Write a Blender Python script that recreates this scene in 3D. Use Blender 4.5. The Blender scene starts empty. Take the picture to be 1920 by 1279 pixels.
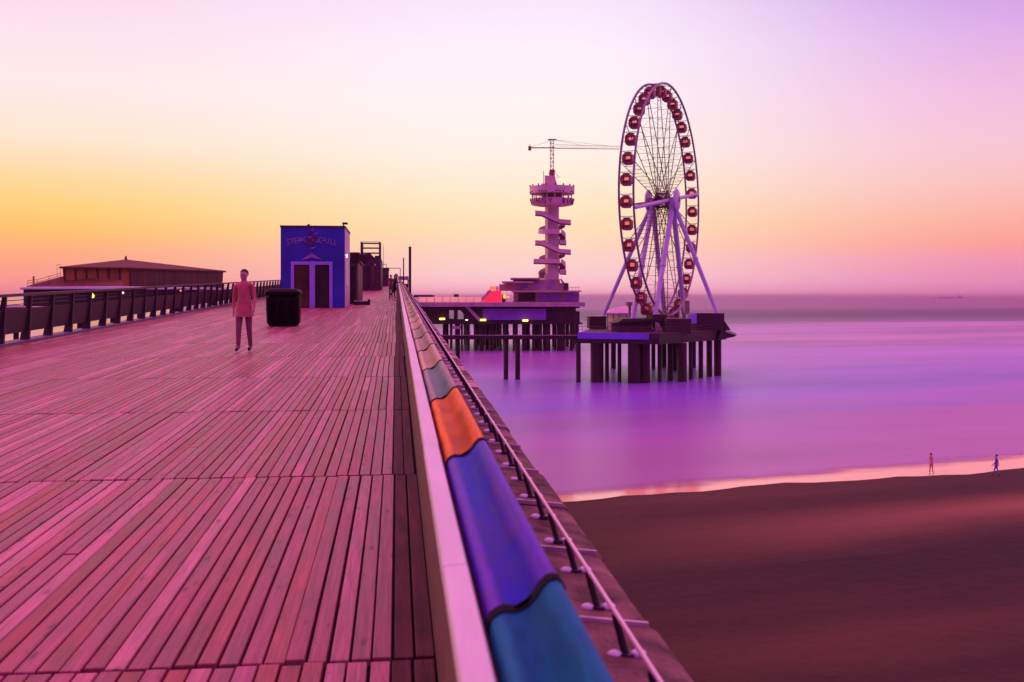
import bpy, bmesh, math, random
from mathutils import Vector, Matrix
random.seed(7)
scn = bpy.context.scene
col = scn.collection
R = math.radians

# ---------------------------------------------------------------- camera
F = 1920.0                      # focal length in photo pixels (photo 1920 px wide)
HZ = 555.0                      # row of the sea horizon
CAMZ = 14.5                     # eye above the sea
PSI = math.atan(216.0 / F)      # the pier axis (+Y) vanishes left of the picture's centre
SP, CP = math.sin(PSI), math.cos(PSI)
SLOPE = 42.0 / F * CP           # the promenade climbs gently
EYE = 1.7
cam_d = bpy.data.cameras.new('camera')
cam = bpy.data.objects.new('camera', cam_d)
col.objects.link(cam)
cam.location = (0, 0, CAMZ)
cam.rotation_euler = (R(90), 0, -PSI)
cam_d.sensor_width = 36.0
cam_d.lens = 36.0 * F / 1920.0
cam_d.shift_y = (HZ - 639.5) / 1920.0
cam_d.clip_start = 0.05
cam_d.clip_end = 150000
cam_d.dof.use_dof = True
cam_d.dof.focus_distance = 22.0
cam_d.dof.aperture_fstop = 4.5
scn.camera = cam

# ---------------------------------------------------------------- colour management
scn.view_settings.view_transform = 'Standard'
scn.view_settings.look = 'None'
scn.view_settings.exposure = 0.0
scn.view_settings.gamma = 1.0

# ---------------------------------------------------------------- world: graded dusk sky
def lin(c):
    out = []
    for v in c:
        v = v / 255.0
        out.append(v / 12.92 if v <= 0.04045 else ((v + 0.055) / 1.055) ** 2.4)
    return out

SUN_AZ = R(-62)                 # from the viewing axis, to the left
SUN_EL = R(7)
world = bpy.data.worlds.new('World')
scn.world = world
world.use_nodes = True
wt = world.node_tree
for n in list(wt.nodes):
    wt.nodes.remove(n)
def wn(t): return wt.nodes.new(t)
tc = wn('ShaderNodeTexCoord')
def dot(vec):
    n = wn('ShaderNodeVectorMath'); n.operation = 'DOT_PRODUCT'
    wt.links.new(tc.outputs['Generated'], n.inputs[0]); n.inputs[1].default_value = vec
    return n.outputs['Value']
d_right = dot((CP, -SP, 0)); d_fwd = dot((SP, CP, 0)); d_up = dot((0, 0, 1))
def wramp(stops):
    n = wn('ShaderNodeValToRGB')
    n.color_ramp.interpolation = 'EASE' if False else 'LINEAR'
    els = n.color_ramp.elements
    while len(els) > 1: els.remove(els[-1])
    els[0].position = stops[0][0]; els[0].color = lin(stops[0][1]) + [1]
    for st in stops[1:]:
        g = st[2] if len(st) > 2 else 1.0
        e = els.new(st[0]); e.color = [v * g for v in lin(st[1])] + [1]
    wt.links.new(d_up, n.inputs[0])
    return n.outputs['Color']
def el(py): return (HZ - py) / math.hypot(F, HZ - py)
UP = [(0.36, (226, 140, 214), 1.0), (0.5, (222, 116, 180), 1.6), (0.75, (212, 100, 164), 2.4), (1.0, (206, 98, 166), 2.7)]
ramp_l = wramp([(0, (236, 128, 140)), (el(525), (250, 152, 142)), (el(480), (253, 170, 125)), (el(440), (253, 192, 106)),
                (el(400), (254, 208, 122)), (el(350), (254, 216, 158)), (el(280), (255, 229, 208)), (el(180), (255, 232, 234)),
                (el(0), (250, 214, 238))] + UP)
ramp_c = wramp([(0, (255, 176, 200)), (el(520), (255, 206, 210)), (el(480), (255, 212, 200)), (el(430), (255, 224, 184)),
                (el(380), (255, 232, 198)), (el(300), (255, 240, 228)), (el(200), (255, 243, 244)), (el(100), (255, 241, 252)),
                (el(0), (250, 230, 253))] + UP)
ramp_r = wramp([(0, (222, 122, 178)), (el(535), (230, 138, 186)), (el(490), (244, 150, 178)), (el(468), (253, 158, 152)),
                (el(420), (253, 178, 164)), (el(360), (250, 192, 192)), (el(290), (247, 196, 214)), (el(200), (241, 186, 226)),
                (el(100), (222, 172, 232)), (el(0), (200, 148, 230))] + UP)
ramp_b = wramp([(0, (120, 56, 120)), (0.2, (140, 66, 165)), (0.5, (150, 70, 205), 1.5), (1.0, (206, 98, 166), 2.7)])
def mrange(src, a, b):
    n = wn('ShaderNodeMapRange'); n.interpolation_type = 'SMOOTHSTEP'
    wt.links.new(src, n.inputs['Value']); n.inputs['From Min'].default_value = a; n.inputs['From Max'].default_value = b
    return n.outputs['Result']
def wmix(fac, a, b):
    n = wn('ShaderNodeMix'); n.data_type = 'RGBA'
    wt.links.new(fac, n.inputs['Factor']); wt.links.new(a, n.inputs['A']); wt.links.new(b, n.inputs['B'])
    return n.outputs['Result']
sky = wmix(mrange(d_right, -0.44, 0.02), ramp_l, ramp_c)
sky = wmix(mrange(d_right, 0.04, 0.47), sky, ramp_r)
sky = wmix(mrange(d_fwd, 0.35, -0.35), sky, ramp_b)
nish = wn('ShaderNodeTexSky'); nish.sky_type = 'NISHITA'; nish.sun_disc = False
nish.sun_elevation = SUN_EL
nish.sun_rotation = PSI + SUN_AZ
bg1 = wn('ShaderNodeBackground'); bg1.inputs['Strength'].default_value = 1.0
wt.links.new(sky, bg1.inputs['Color'])
bg2 = wn('ShaderNodeBackground'); bg2.inputs['Strength'].default_value = 0.004
wt.links.new(nish.outputs['Color'], bg2.inputs['Color'])
addn = wn('ShaderNodeAddShader')
wt.links.new(bg1.outputs[0], addn.inputs[0]); wt.links.new(bg2.outputs[0], addn.inputs[1])
wo = wn('ShaderNodeOutputWorld'); wt.links.new(addn.outputs[0], wo.inputs['Surface'])

# ---------------------------------------------------------------- sun: very low, soft, from the left
sd = bpy.data.lights.new('sun', 'SUN'); sd.energy = 0.7; sd.angle = R(12); sd.color = (1.0, 0.5, 0.32)
sun = bpy.data.objects.new('sun', sd); col.objects.link(sun)
saz = PSI + SUN_AZ
sdir = Vector((math.sin(saz) * math.cos(SUN_EL), math.cos(saz) * math.cos(SUN_EL), math.sin(SUN_EL)))
sun.rotation_euler = (-sdir).to_track_quat('-Z', 'Y').to_euler()
sun.location = sdir * 100

# ---------------------------------------------------------------- layout helpers
def Cw(lat, dep, z):            # lateral / depth from the standpoint -> world
    return Vector((lat * CP + dep * SP, -lat * SP + dep * CP, z))
def P(px, py, D):
    return Cw((px - 960) / F * D, D, CAMZ + (HZ - py) / F * D)
def Z(py, D): return CAMZ + (HZ - py) / F * D
def zdeck(y): return CAMZ - EYE + SLOPE * y
AR = Vector((CP, -SP, 0)); AF = Vector((SP, CP, 0)); AZ = Vector((0, 0, 1))

ROOT = {}
class MB:
    def __init__(s): s.v = []; s.f = []; s.m = []
    def add(s, vs, fs, mi=0):
        b = len(s.v); s.v += [tuple(v) for v in vs]
        for f in fs: s.f.append(tuple(b + i for i in f)); s.m.append(mi)
        return s
    def hexa(s, p, mi=0):       # p: 4 bottom (ccw) + 4 top
        return s.add(p, [(3, 2, 1, 0), (4, 5, 6, 7), (0, 1, 5, 4), (1, 2, 6, 5), (2, 3, 7, 6), (3, 0, 4, 7)], mi)
    def box(s, x0, x1, y0, y1, z0, z1, mi=0):
        return s.hexa([(x0, y0, z0), (x1, y0, z0), (x1, y1, z0), (x0, y1, z0), (x0, y0, z1), (x1, y0, z1), (x1, y1, z1), (x0, y1, z1)], mi)
    def dbox(s, x0, x1, y0, y1, h0, h1, mi=0):   # box that follows the climbing deck; h above deck
        a, b = zdeck(y0), zdeck(y1)
        return s.hexa([(x0, y0, a + h0), (x1, y0, a + h0), (x1, y1, b + h0), (x0, y1, b + h0), (x0, y0, a + h1), (x1, y0, a + h1), (x1, y1, b + h1), (x0, y1, b + h1)], mi)
    def cbox(s, px0, px1, py0, py1, D0, D1, mi=0):  # box square to the view axis: front extent in photo pixels at D0
        l0 = (px0 - 960) / F * D0; l1 = (px1 - 960) / F * D0
        z1 = Z(py0, D0); z0 = Z(py1, D0)
        return s.fbox(l0, l1, D0, D1, z0, z1, mi)
    def fbox(s, l0, l1, D0, D1, z0, z1, mi=0):
        q = [Cw(l0, D0, z0), Cw(l1, D0, z0), Cw(l1, D1, z0), Cw(l0, D1, z0), Cw(l0, D0, z1), Cw(l1, D0, z1), Cw(l1, D1, z1), Cw(l0, D1, z1)]
        return s.hexa(q, mi)
    def obox(s, c, a, b, d, mi=0):
        c = Vector(c); a = Vector(a); b = Vector(b); d = Vector(d)
        return s.hexa([c - a - b - d, c + a - b - d, c + a + b - d, c - a + b - d, c - a - b + d, c + a - b + d, c + a + b + d, c - a + b + d], mi)
    def tube(s, p0, p1, r0, r1=None, n=8, mi=0):
        p0 = Vector(p0); p1 = Vector(p1); r1 = r0 if r1 is None else r1
        d = (p1 - p0).normalized()
        u = d.cross(Vector((0, 0, 1)) if abs(d.z) < 0.9 else Vector((1, 0, 0))).normalized(); w = d.cross(u)
        vs = []
        for p, r in ((p0, r0), (p1, r1)):
            for i in range(n):
                a = 2 * math.pi * i / n
                vs.append(p + u * (r * math.cos(a)) + w * (r * math.sin(a)))
        fs = [(i, (i + 1) % n, n + (i + 1) % n, n + i) for i in range(n)]
        fs += [tuple(range(n - 1, -1, -1)), tuple(range(n, 2 * n))]
        return s.add(vs, fs, mi)
    def path(s, pts, r, n=6, mi=0, closed=False):
        m = len(pts)
        for i in range(m if closed else m - 1):
            s.tube(pts[i], pts[(i + 1) % m], r, r, n, mi)
        return s
    def prism(s, pts, vec, mi=0):
        pts = [Vector(p) for p in pts]; vec = Vector(vec); n = len(pts)
        vs = pts + [p + vec for p in pts]
        fs = [tuple(range(n - 1, -1, -1)), tuple(range(n, 2 * n))] + [(i, (i + 1) % n, n + (i + 1) % n, n + i) for i in range(n)]
        return s.add(vs, fs, mi)
    def lathe(s, prof, c, n=24, mi=0, sx=1, sy=1, close=True):
        c = Vector(c); vs = []
        for r, z in prof:
            for i in range(n):
                a = 2 * math.pi * i / n
                vs.append(c + Vector((r * math.cos(a) * sx, r * math.sin(a) * sy, z)))
        fs = []
        for k in range(len(prof) - 1):
            for i in range(n):
                j = (i + 1) % n
                fs.append((k * n + i, k * n + j, (k + 1) * n + j, (k + 1) * n + i))
        if close:
            fs.append(tuple(range(n - 1, -1, -1))); fs.append(tuple((len(prof) - 1) * n + i for i in range(n)))
        return s.add(vs, fs, mi)
    def ball(s, c, rx, ry, rz, n=10, mi=0):
        prof = []
        for k in range(1, 7):
            a = math.pi * k / 7
            prof.append((math.sin(a), -math.cos(a) * rz))
        return s.lathe(prof, c, n, mi, rx, ry)
    def build(s, name, mats, parent=None, smooth=None, origin=None):
        if not isinstance(mats, (list, tuple)): mats = [mats]
        off = Vector((0, 0, 0))
        if parent is not None: off = ROOT[parent.name]
        base = off if origin is None else Vector(origin)
        me = bpy.data.meshes.new(name)
        me.from_pydata([tuple(Vector(v) - base) for v in s.v], [], s.f)
        for m in mats: me.materials.append(m)
        if len(mats) > 1: me.polygons.foreach_set('material_index', s.m)
        bm = bmesh.new(); bm.from_mesh(me); bmesh.ops.recalc_face_normals(bm, faces=bm.faces); bm.to_mesh(me); bm.free()
        if smooth:
            me.polygons.foreach_set('use_smooth', [True] * len(me.polygons))
            me.set_sharp_from_angle(angle=R(smooth))
        me.update()
        o = bpy.data.objects.new(name, me); col.objects.link(o)
        o.location = base - off
        if parent is not None: o.parent = parent
        ROOT[o.name] = base
        return o

def tag(o, label=None, cat=None, group=None, kind=None):
    if label: o['label'] = label
    if cat: o['category'] = cat
    if group: o['group'] = group
    if kind: o['kind'] = kind
    return o
def thing(name, loc, label, cat, group=None):
    o = bpy.data.objects.new(name, None); col.objects.link(o)
    o.location = loc; o.empty_display_size = 0.3
    ROOT[o.name] = Vector(loc)
    return tag(o, label, cat, group)

# ---------------------------------------------------------------- materials
def nodes_of(name):
    m = bpy.data.materials.new(name); m.use_nodes = True
    nt = m.node_tree
    return m, nt, nt.nodes['Principled BSDF']
def mat(name, c, rough=0.6, metal=0.0, var=0.25, scale=3.0, bump=0.15, stretch=(1, 1, 1), spec=0.5, coat=0.0, detail=5.0):
    m, nt, b = nodes_of(name)
    N, L = nt.nodes, nt.links
    t = N.new('ShaderNodeTexCoord'); mp = N.new('ShaderNodeMapping'); mp.inputs['Scale'].default_value = stretch
    L.new(t.outputs['Object'], mp.inputs['Vector'])
    no = N.new('ShaderNodeTexNoise'); no.inputs['Scale'].default_value = scale; no.inputs['Detail'].default_value = detail
    L.new(mp.outputs[0], no.inputs['Vector'])
    rp = N.new('ShaderNodeValToRGB')
    e = rp.color_ramp.elements
    e[0].position = 0.3; e[1].position = 0.72
    e[0].color = [x * (1 - var) for x in c] + [1]; e[1].color = [min(1, x * (1 + var)) for x in c] + [1]
    L.new(no.outputs['Fac'], rp.inputs[0]); L.new(rp.outputs[0], b.inputs['Base Color'])
    mr = N.new('ShaderNodeMapRange'); mr.inputs['To Min'].default_value = max(0.03, rough - 0.1); mr.inputs['To Max'].default_value = min(1, rough + 0.1)
    L.new(no.outputs['Fac'], mr.inputs['Value']); L.new(mr.outputs[0], b.inputs['Roughness'])
    b.inputs['Metallic'].default_value = metal; b.inputs['Specular IOR Level'].default_value = spec
    b.inputs['Coat Weight'].default_value = coat
    if bump:
        n2 = N.new('ShaderNodeTexNoise'); n2.inputs['Scale'].default_value = scale * 9; n2.inputs['Detail'].default_value = 4
        L.new(mp.outputs[0], n2.inputs['Vector'])
        bu = N.new('ShaderNodeBump'); bu.inputs['Strength'].default_value = bump; bu.inputs['Distance'].default_value = 0.02
        L.new(n2.outputs['Fac'], bu.inputs['Height']); L.new(bu.outputs[0], b.inputs['Normal'])
    return m
def emit(name, c, st):
    m, nt, b = nodes_of(name)
    b.inputs['Base Color'].default_value = (*c, 1); b.inputs['Emission Color'].default_value = (*c, 1)
    b.inputs['Emission Strength'].default_value = st
    return m
def frosted(name, c, clear=0.35):
    m, nt, b = nodes_of(name)
    N, L = nt.nodes, nt.links
    tl_ = N.new('ShaderNodeBsdfTranslucent'); tl_.inputs['Color'].default_value = (*c, 1)
    tr = N.new('ShaderNodeBsdfTransparent'); tr.inputs['Color'].default_value = (*c, 1)
    mx = N.new('ShaderNodeMixShader'); mx.inputs[0].default_value = clear
    L.new(tl_.outputs[0], mx.inputs[1]); L.new(tr.outputs[0], mx.inputs[2])
    L.new(mx.outputs[0], N['Material Output'].inputs['Surface'])
    return m
def glass(name, c, alpha=0.75, rough=0.1):
    m, nt, b = nodes_of(name)
    N, L = nt.nodes, nt.links
    tr = N.new('ShaderNodeBsdfTransparent'); tr.inputs['Color'].default_value = (*c, 1)
    b.inputs['Base Color'].default_value = (*[x * 0.3 for x in c], 1); b.inputs['Roughness'].default_value = rough
    mx = N.new('ShaderNodeMixShader'); mx.inputs[0].default_value = alpha
    L.new(b.outputs[0], mx.inputs[1]); L.new(tr.outputs[0], mx.inputs[2])
    L.new(mx.outputs[0], N['Material Output'].inputs['Surface'])
    return m

M = {}
M['white'] = mat('white_paint', (0.78, 0.74, 0.76), 0.4, var=0.06, scale=2, bump=0.05)
M['rail'] = mat('rail_paint', (0.68, 0.80, 0.66), 0.45, var=0.1, scale=3, bump=0.12, stretch=(4, 0.6, 4))
M['ledge'] = mat('weathered_concrete', (0.17, 0.115, 0.085), 0.75, var=0.85, scale=6.5, bump=0.9, detail=10, spec=0.25)
M['ledge_pale'] = mat('bleached_concrete', (0.42, 0.32, 0.25), 0.7, var=0.5, scale=5, bump=0.5, detail=9)
M['lip'] = mat('slab_joint_metal', (0.5, 0.4, 0.42), 0.4, 0.3, var=0.25)
M['dark'] = mat('dark_painted_steel', (0.035, 0.022, 0.026), 0.5, var=0.3)
M['darkpanel'] = mat('dark_infill_panel', (0.12, 0.055, 0.04), 0.6, var=0.3, stretch=(1, 1, 4))
M['dsub'] = mat('deck_joists', (0.02, 0.012, 0.014), 0.9, var=0.3)
M['cable'] = mat('pale_coated_wire', (0.86, 0.92, 0.72), 0.4, 0.0, var=0.1)
M['bracket'] = mat('pale_bracket', (0.85, 0.9, 0.95), 0.2, 0.0, var=0.05, bump=0)
M['fascia'] = mat('pier_fascia', (0.16, 0.10, 0.10), 0.7, var=0.4)
M['seam'] = mat('black_seam', (0.008, 0.004, 0.008), 0.7, var=0.2, spec=0.05)
def panel_mat(name, c, c2, c3):
    m, nt, b = nodes_of(name)
    N, L = nt.nodes, nt.links
    t = N.new('ShaderNodeTexCoord')
    mp = N.new('ShaderNodeMapping'); mp.inputs['Scale'].default_value = (7, 2.2, 7); L.new(t.outputs['Object'], mp.inputs['Vector'])
    n1 = N.new('ShaderNodeTexNoise'); n1.inputs['Scale'].default_value = 1.0; n1.inputs['Detail'].default_value = 3; L.new(mp.outputs[0], n1.inputs['Vector'])
    rp = N.new('ShaderNodeValToRGB'); e = rp.color_ramp.elements
    e[0].position = 0.36; e[0].color = (*c, 1); e[1].position = 0.66; e[1].color = (*c2, 1); L.new(n1.outputs['Fac'], rp.inputs[0])
    # paler bands on both raised edges: sky highlights put into the colour
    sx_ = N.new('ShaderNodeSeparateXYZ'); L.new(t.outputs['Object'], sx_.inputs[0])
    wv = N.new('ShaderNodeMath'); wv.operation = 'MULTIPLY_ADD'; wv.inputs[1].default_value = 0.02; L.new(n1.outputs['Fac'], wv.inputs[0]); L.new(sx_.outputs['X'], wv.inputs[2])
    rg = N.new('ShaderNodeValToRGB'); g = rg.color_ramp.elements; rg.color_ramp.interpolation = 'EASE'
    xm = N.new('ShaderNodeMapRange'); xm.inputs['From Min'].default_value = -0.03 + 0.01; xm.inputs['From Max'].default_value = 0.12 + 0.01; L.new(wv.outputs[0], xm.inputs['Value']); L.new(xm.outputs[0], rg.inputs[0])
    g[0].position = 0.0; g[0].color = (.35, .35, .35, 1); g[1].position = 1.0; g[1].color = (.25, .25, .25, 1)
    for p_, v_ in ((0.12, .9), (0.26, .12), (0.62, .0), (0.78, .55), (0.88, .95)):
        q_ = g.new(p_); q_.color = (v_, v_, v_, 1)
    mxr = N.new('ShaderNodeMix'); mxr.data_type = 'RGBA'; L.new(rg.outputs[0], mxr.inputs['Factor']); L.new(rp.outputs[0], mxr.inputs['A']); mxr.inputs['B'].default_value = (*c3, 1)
    mp2 = N.new('ShaderNodeMapping'); mp2.inputs['Scale'].default_value = (60, 9, 60); L.new(t.outputs['Object'], mp2.inputs['Vector'])
    n2 = N.new('ShaderNodeTexNoise'); n2.inputs['Scale'].default_value = 1.0; n2.inputs['Detail'].default_value = 6; L.new(mp2.outputs[0], n2.inputs['Vector'])
    mr = N.new('ShaderNodeMapRange'); mr.inputs['From Min'].default_value = 0.3; mr.inputs['From Max'].default_value = 0.7; mr.inputs['To Min'].default_value = 0.75; mr.inputs['To Max'].default_value = 1.15; L.new(n2.outputs['Fac'], mr.inputs['Value'])
    sc = N.new('ShaderNodeVectorMath'); sc.operation = 'SCALE'; L.new(mxr.outputs['Result'], sc.inputs[0]); L.new(mr.outputs[0], sc.inputs['Scale'])
    L.new(sc.outputs[0], b.inputs['Base Color'])
    r2 = N.new('ShaderNodeMapRange'); r2.inputs['To Min'].default_value = 0.24; r2.inputs['To Max'].default_value = 0.5; L.new(n2.outputs['Fac'], r2.inputs['Value']); L.new(r2.outputs[0], b.inputs['Roughness'])
    b.inputs['Specular IOR Level'].default_value = 0.012
    bu = N.new('ShaderNodeBump'); bu.inputs['Strength'].default_value = 0.25; bu.inputs['Distance'].default_value = 0.02; L.new(n1.outputs['Fac'], bu.inputs['Height']); L.new(bu.outputs[0], b.inputs['Normal'])
    return m
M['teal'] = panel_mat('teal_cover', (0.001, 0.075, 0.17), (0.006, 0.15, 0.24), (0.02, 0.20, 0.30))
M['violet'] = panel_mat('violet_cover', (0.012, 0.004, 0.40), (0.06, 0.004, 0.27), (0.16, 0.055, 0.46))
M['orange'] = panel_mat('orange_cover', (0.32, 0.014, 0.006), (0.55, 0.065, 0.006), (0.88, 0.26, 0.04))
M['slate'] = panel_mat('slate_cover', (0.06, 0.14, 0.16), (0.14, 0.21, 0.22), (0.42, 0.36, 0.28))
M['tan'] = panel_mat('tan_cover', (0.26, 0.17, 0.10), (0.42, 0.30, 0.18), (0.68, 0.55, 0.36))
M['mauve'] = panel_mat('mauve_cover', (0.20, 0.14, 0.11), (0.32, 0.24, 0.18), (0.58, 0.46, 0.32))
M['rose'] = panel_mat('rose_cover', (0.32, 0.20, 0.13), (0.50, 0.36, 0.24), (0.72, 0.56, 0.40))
M['blue'] = mat('blue_kiosk_paint', (0.034, 0.05, 0.42), 0.5, var=0.3, scale=0.7)
M['frame'] = mat('pale_violet_trim', (0.40, 0.34, 0.9), 0.45, var=0.1)
M['doordark'] = mat('dark_doorway', (0.035, 0.022, 0.012), 0.3, var=0.5, scale=1.5)
M['palewall'] = mat('pale_side_wall', (0.7, 0.58, 0.6), 0.6, var=0.15)
M['sign1'] = mat('faded_sign_lilac', (0.38, 0.20, 0.46), 0.6, var=0.3)
M['sign2'] = mat('faded_sign_maroon', (0.10, 0.02, 0.12), 0.6, var=0.3)
M['sign3'] = mat('sign_highlight', (0.45, 0.3, 0.7), 0.6, var=0.2)
M['maroon'] = mat('maroon_cladding', (0.09, 0.035, 0.045), 0.6, var=0.35)
M['brownwall'] = mat('brown_cladding', (0.16, 0.07, 0.06), 0.65, var=0.3, stretch=(3, 3, 0.4))
M['steel'] = mat('rusty_dark_steel', (0.07, 0.03, 0.03), 0.6, var=0.3)
M['bin'] = mat('black_bin_plastic', (0.010, 0.007, 0.008), 0.6, var=0.2, spec=0.15)
M['fin'] = mat('railing_fin_steel', (0.055, 0.03, 0.035), 0.5, var=0.25)
M['mesh'] = mat('railing_infill', (0.055, 0.03, 0.035), 0.7, var=0.3, stretch=(1, 1, 8))
M['curb'] = mat('curb_concrete', (0.16, 0.12, 0.17), 0.6, var=0.25)
M['tower'] = mat('tower_concrete', (0.78, 0.60, 0.48), 0.65, var=0.1, scale=0.5, stretch=(1, 1, 0.4))
M['towerdark'] = mat('tower_shadow_paint', (0.16, 0.08, 0.10), 0.6, var=0.2)  # on the stair slabs this puts the underside shade into the colour
M['letters'] = mat('dark_red_letters', (0.10, 0.02, 0.03), 0.6, var=0.15)
M['crane'] = mat('crane_red_steel', (0.34, 0.12, 0.12), 0.5, var=0.15)
M['hall'] = mat('hall_grey_cladding', (0.42, 0.28, 0.27), 0.6, var=0.25, scale=0.6, stretch=(1, 1, 3))
M['halldark'] = mat('hall_dark_wall', (0.06, 0.026, 0.022), 0.6, var=0.3, scale=0.5)
M['hallroof'] = mat('hall_roof_edge', (0.55, 0.40, 0.38), 0.55, var=0.2, scale=0.6)
M['violettone'] = mat('violet_light_tone', (0.30, 0.13, 0.55), 0.5, var=0.15, scale=0.4)  # violet light on the platform wall, put into the colour
M['pile'] = mat('wet_concrete_pile', (0.050, 0.018, 0.014), 0.6, var=0.4, scale=0.6, stretch=(1, 1, 0.3))
M['beam'] = mat('dark_pier_beam', (0.045, 0.02, 0.018), 0.6, var=0.3, scale=0.6)
M['violetfascia'] = mat('violet_fascia_paint', (0.22, 0.14, 0.75), 0.45, var=0.1, scale=0.3)
M['leg'] = mat('wheel_white_steel', (0.58, 0.58, 0.74), 0.4, var=0.08, scale=0.4)
M['rim'] = mat('wheel_rim_steel', (0.24, 0.14, 0.22), 0.4, var=0.15, scale=0.5)
M['spoke'] = mat('wheel_spoke_steel', (0.16, 0.05, 0.06), 0.5, var=0.2)
M['pod'] = mat('gondola_dark_red', (0.36, 0.07, 0.06), 0.4, var=0.15)
M['podlow'] = mat('gondola_base', (0.12, 0.03, 0.04), 0.5, var=0.15)
M['podglass'] = glass('gondola_tinted_glass', (1.0, 0.76, 0.74), 0.94)
M['hub'] = mat('hub_dark_steel', (0.10, 0.04, 0.06), 0.5, var=0.2)
M['canvas'] = mat('tent_canvas', (0.75, 0.62, 0.66), 0.8, var=0.08)
M['tentwall'] = frosted('tent_clear_wall', (1.0, 0.9, 0.8), 0.4)
M['balglass'] = frosted('terrace_glass', (1.0, 0.92, 0.78), 0.2)
M['redstall'] = emit('red_lit_stall', (0.95, 0.03, 0.07), 0.75)
M['orangelit'] = emit('orange_lit_panel', (1.0, 0.25, 0.03), 0.8)
M['lampy'] = emit('yellow_lamp', (1.0, 0.75, 0.12), 3.0)
M['lampw'] = emit('white_lamp', (1.0, 0.85, 0.85), 2.0)
M['lampg'] = emit('lime_lamp', (0.85, 0.9, 0.10), 2.0)
M['lampo'] = emit('amber_lamp', (1.0, 0.35, 0.05), 1.6)
M['pavroof'] = mat('pavilion_roof_sheet', (0.15, 0.075, 0.04), 0.7, spec=0.15, var=0.2, scale=0.4, stretch=(6, 1, 1))
M['pavwood'] = mat('pavilion_wood_boards', (0.50, 0.24, 0.05), 0.6, var=0.45, scale=0.5, stretch=(3, 3, 0.1))
M['pavdark'] = mat('pavilion_dark_boards', (0.12, 0.045, 0.03), 0.6, var=0.4, scale=0.5, stretch=(3, 3, 0.1))
M['skin'] = mat('skin', (0.5, 0.3, 0.24), 0.5, var=0.1, bump=0)
M['hair'] = mat('dark_hair', (0.05, 0.02, 0.015), 0.6, var=0.2)
M['hairred'] = mat('auburn_hair', (0.30, 0.08, 0.04), 0.6, var=0.2)

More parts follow.
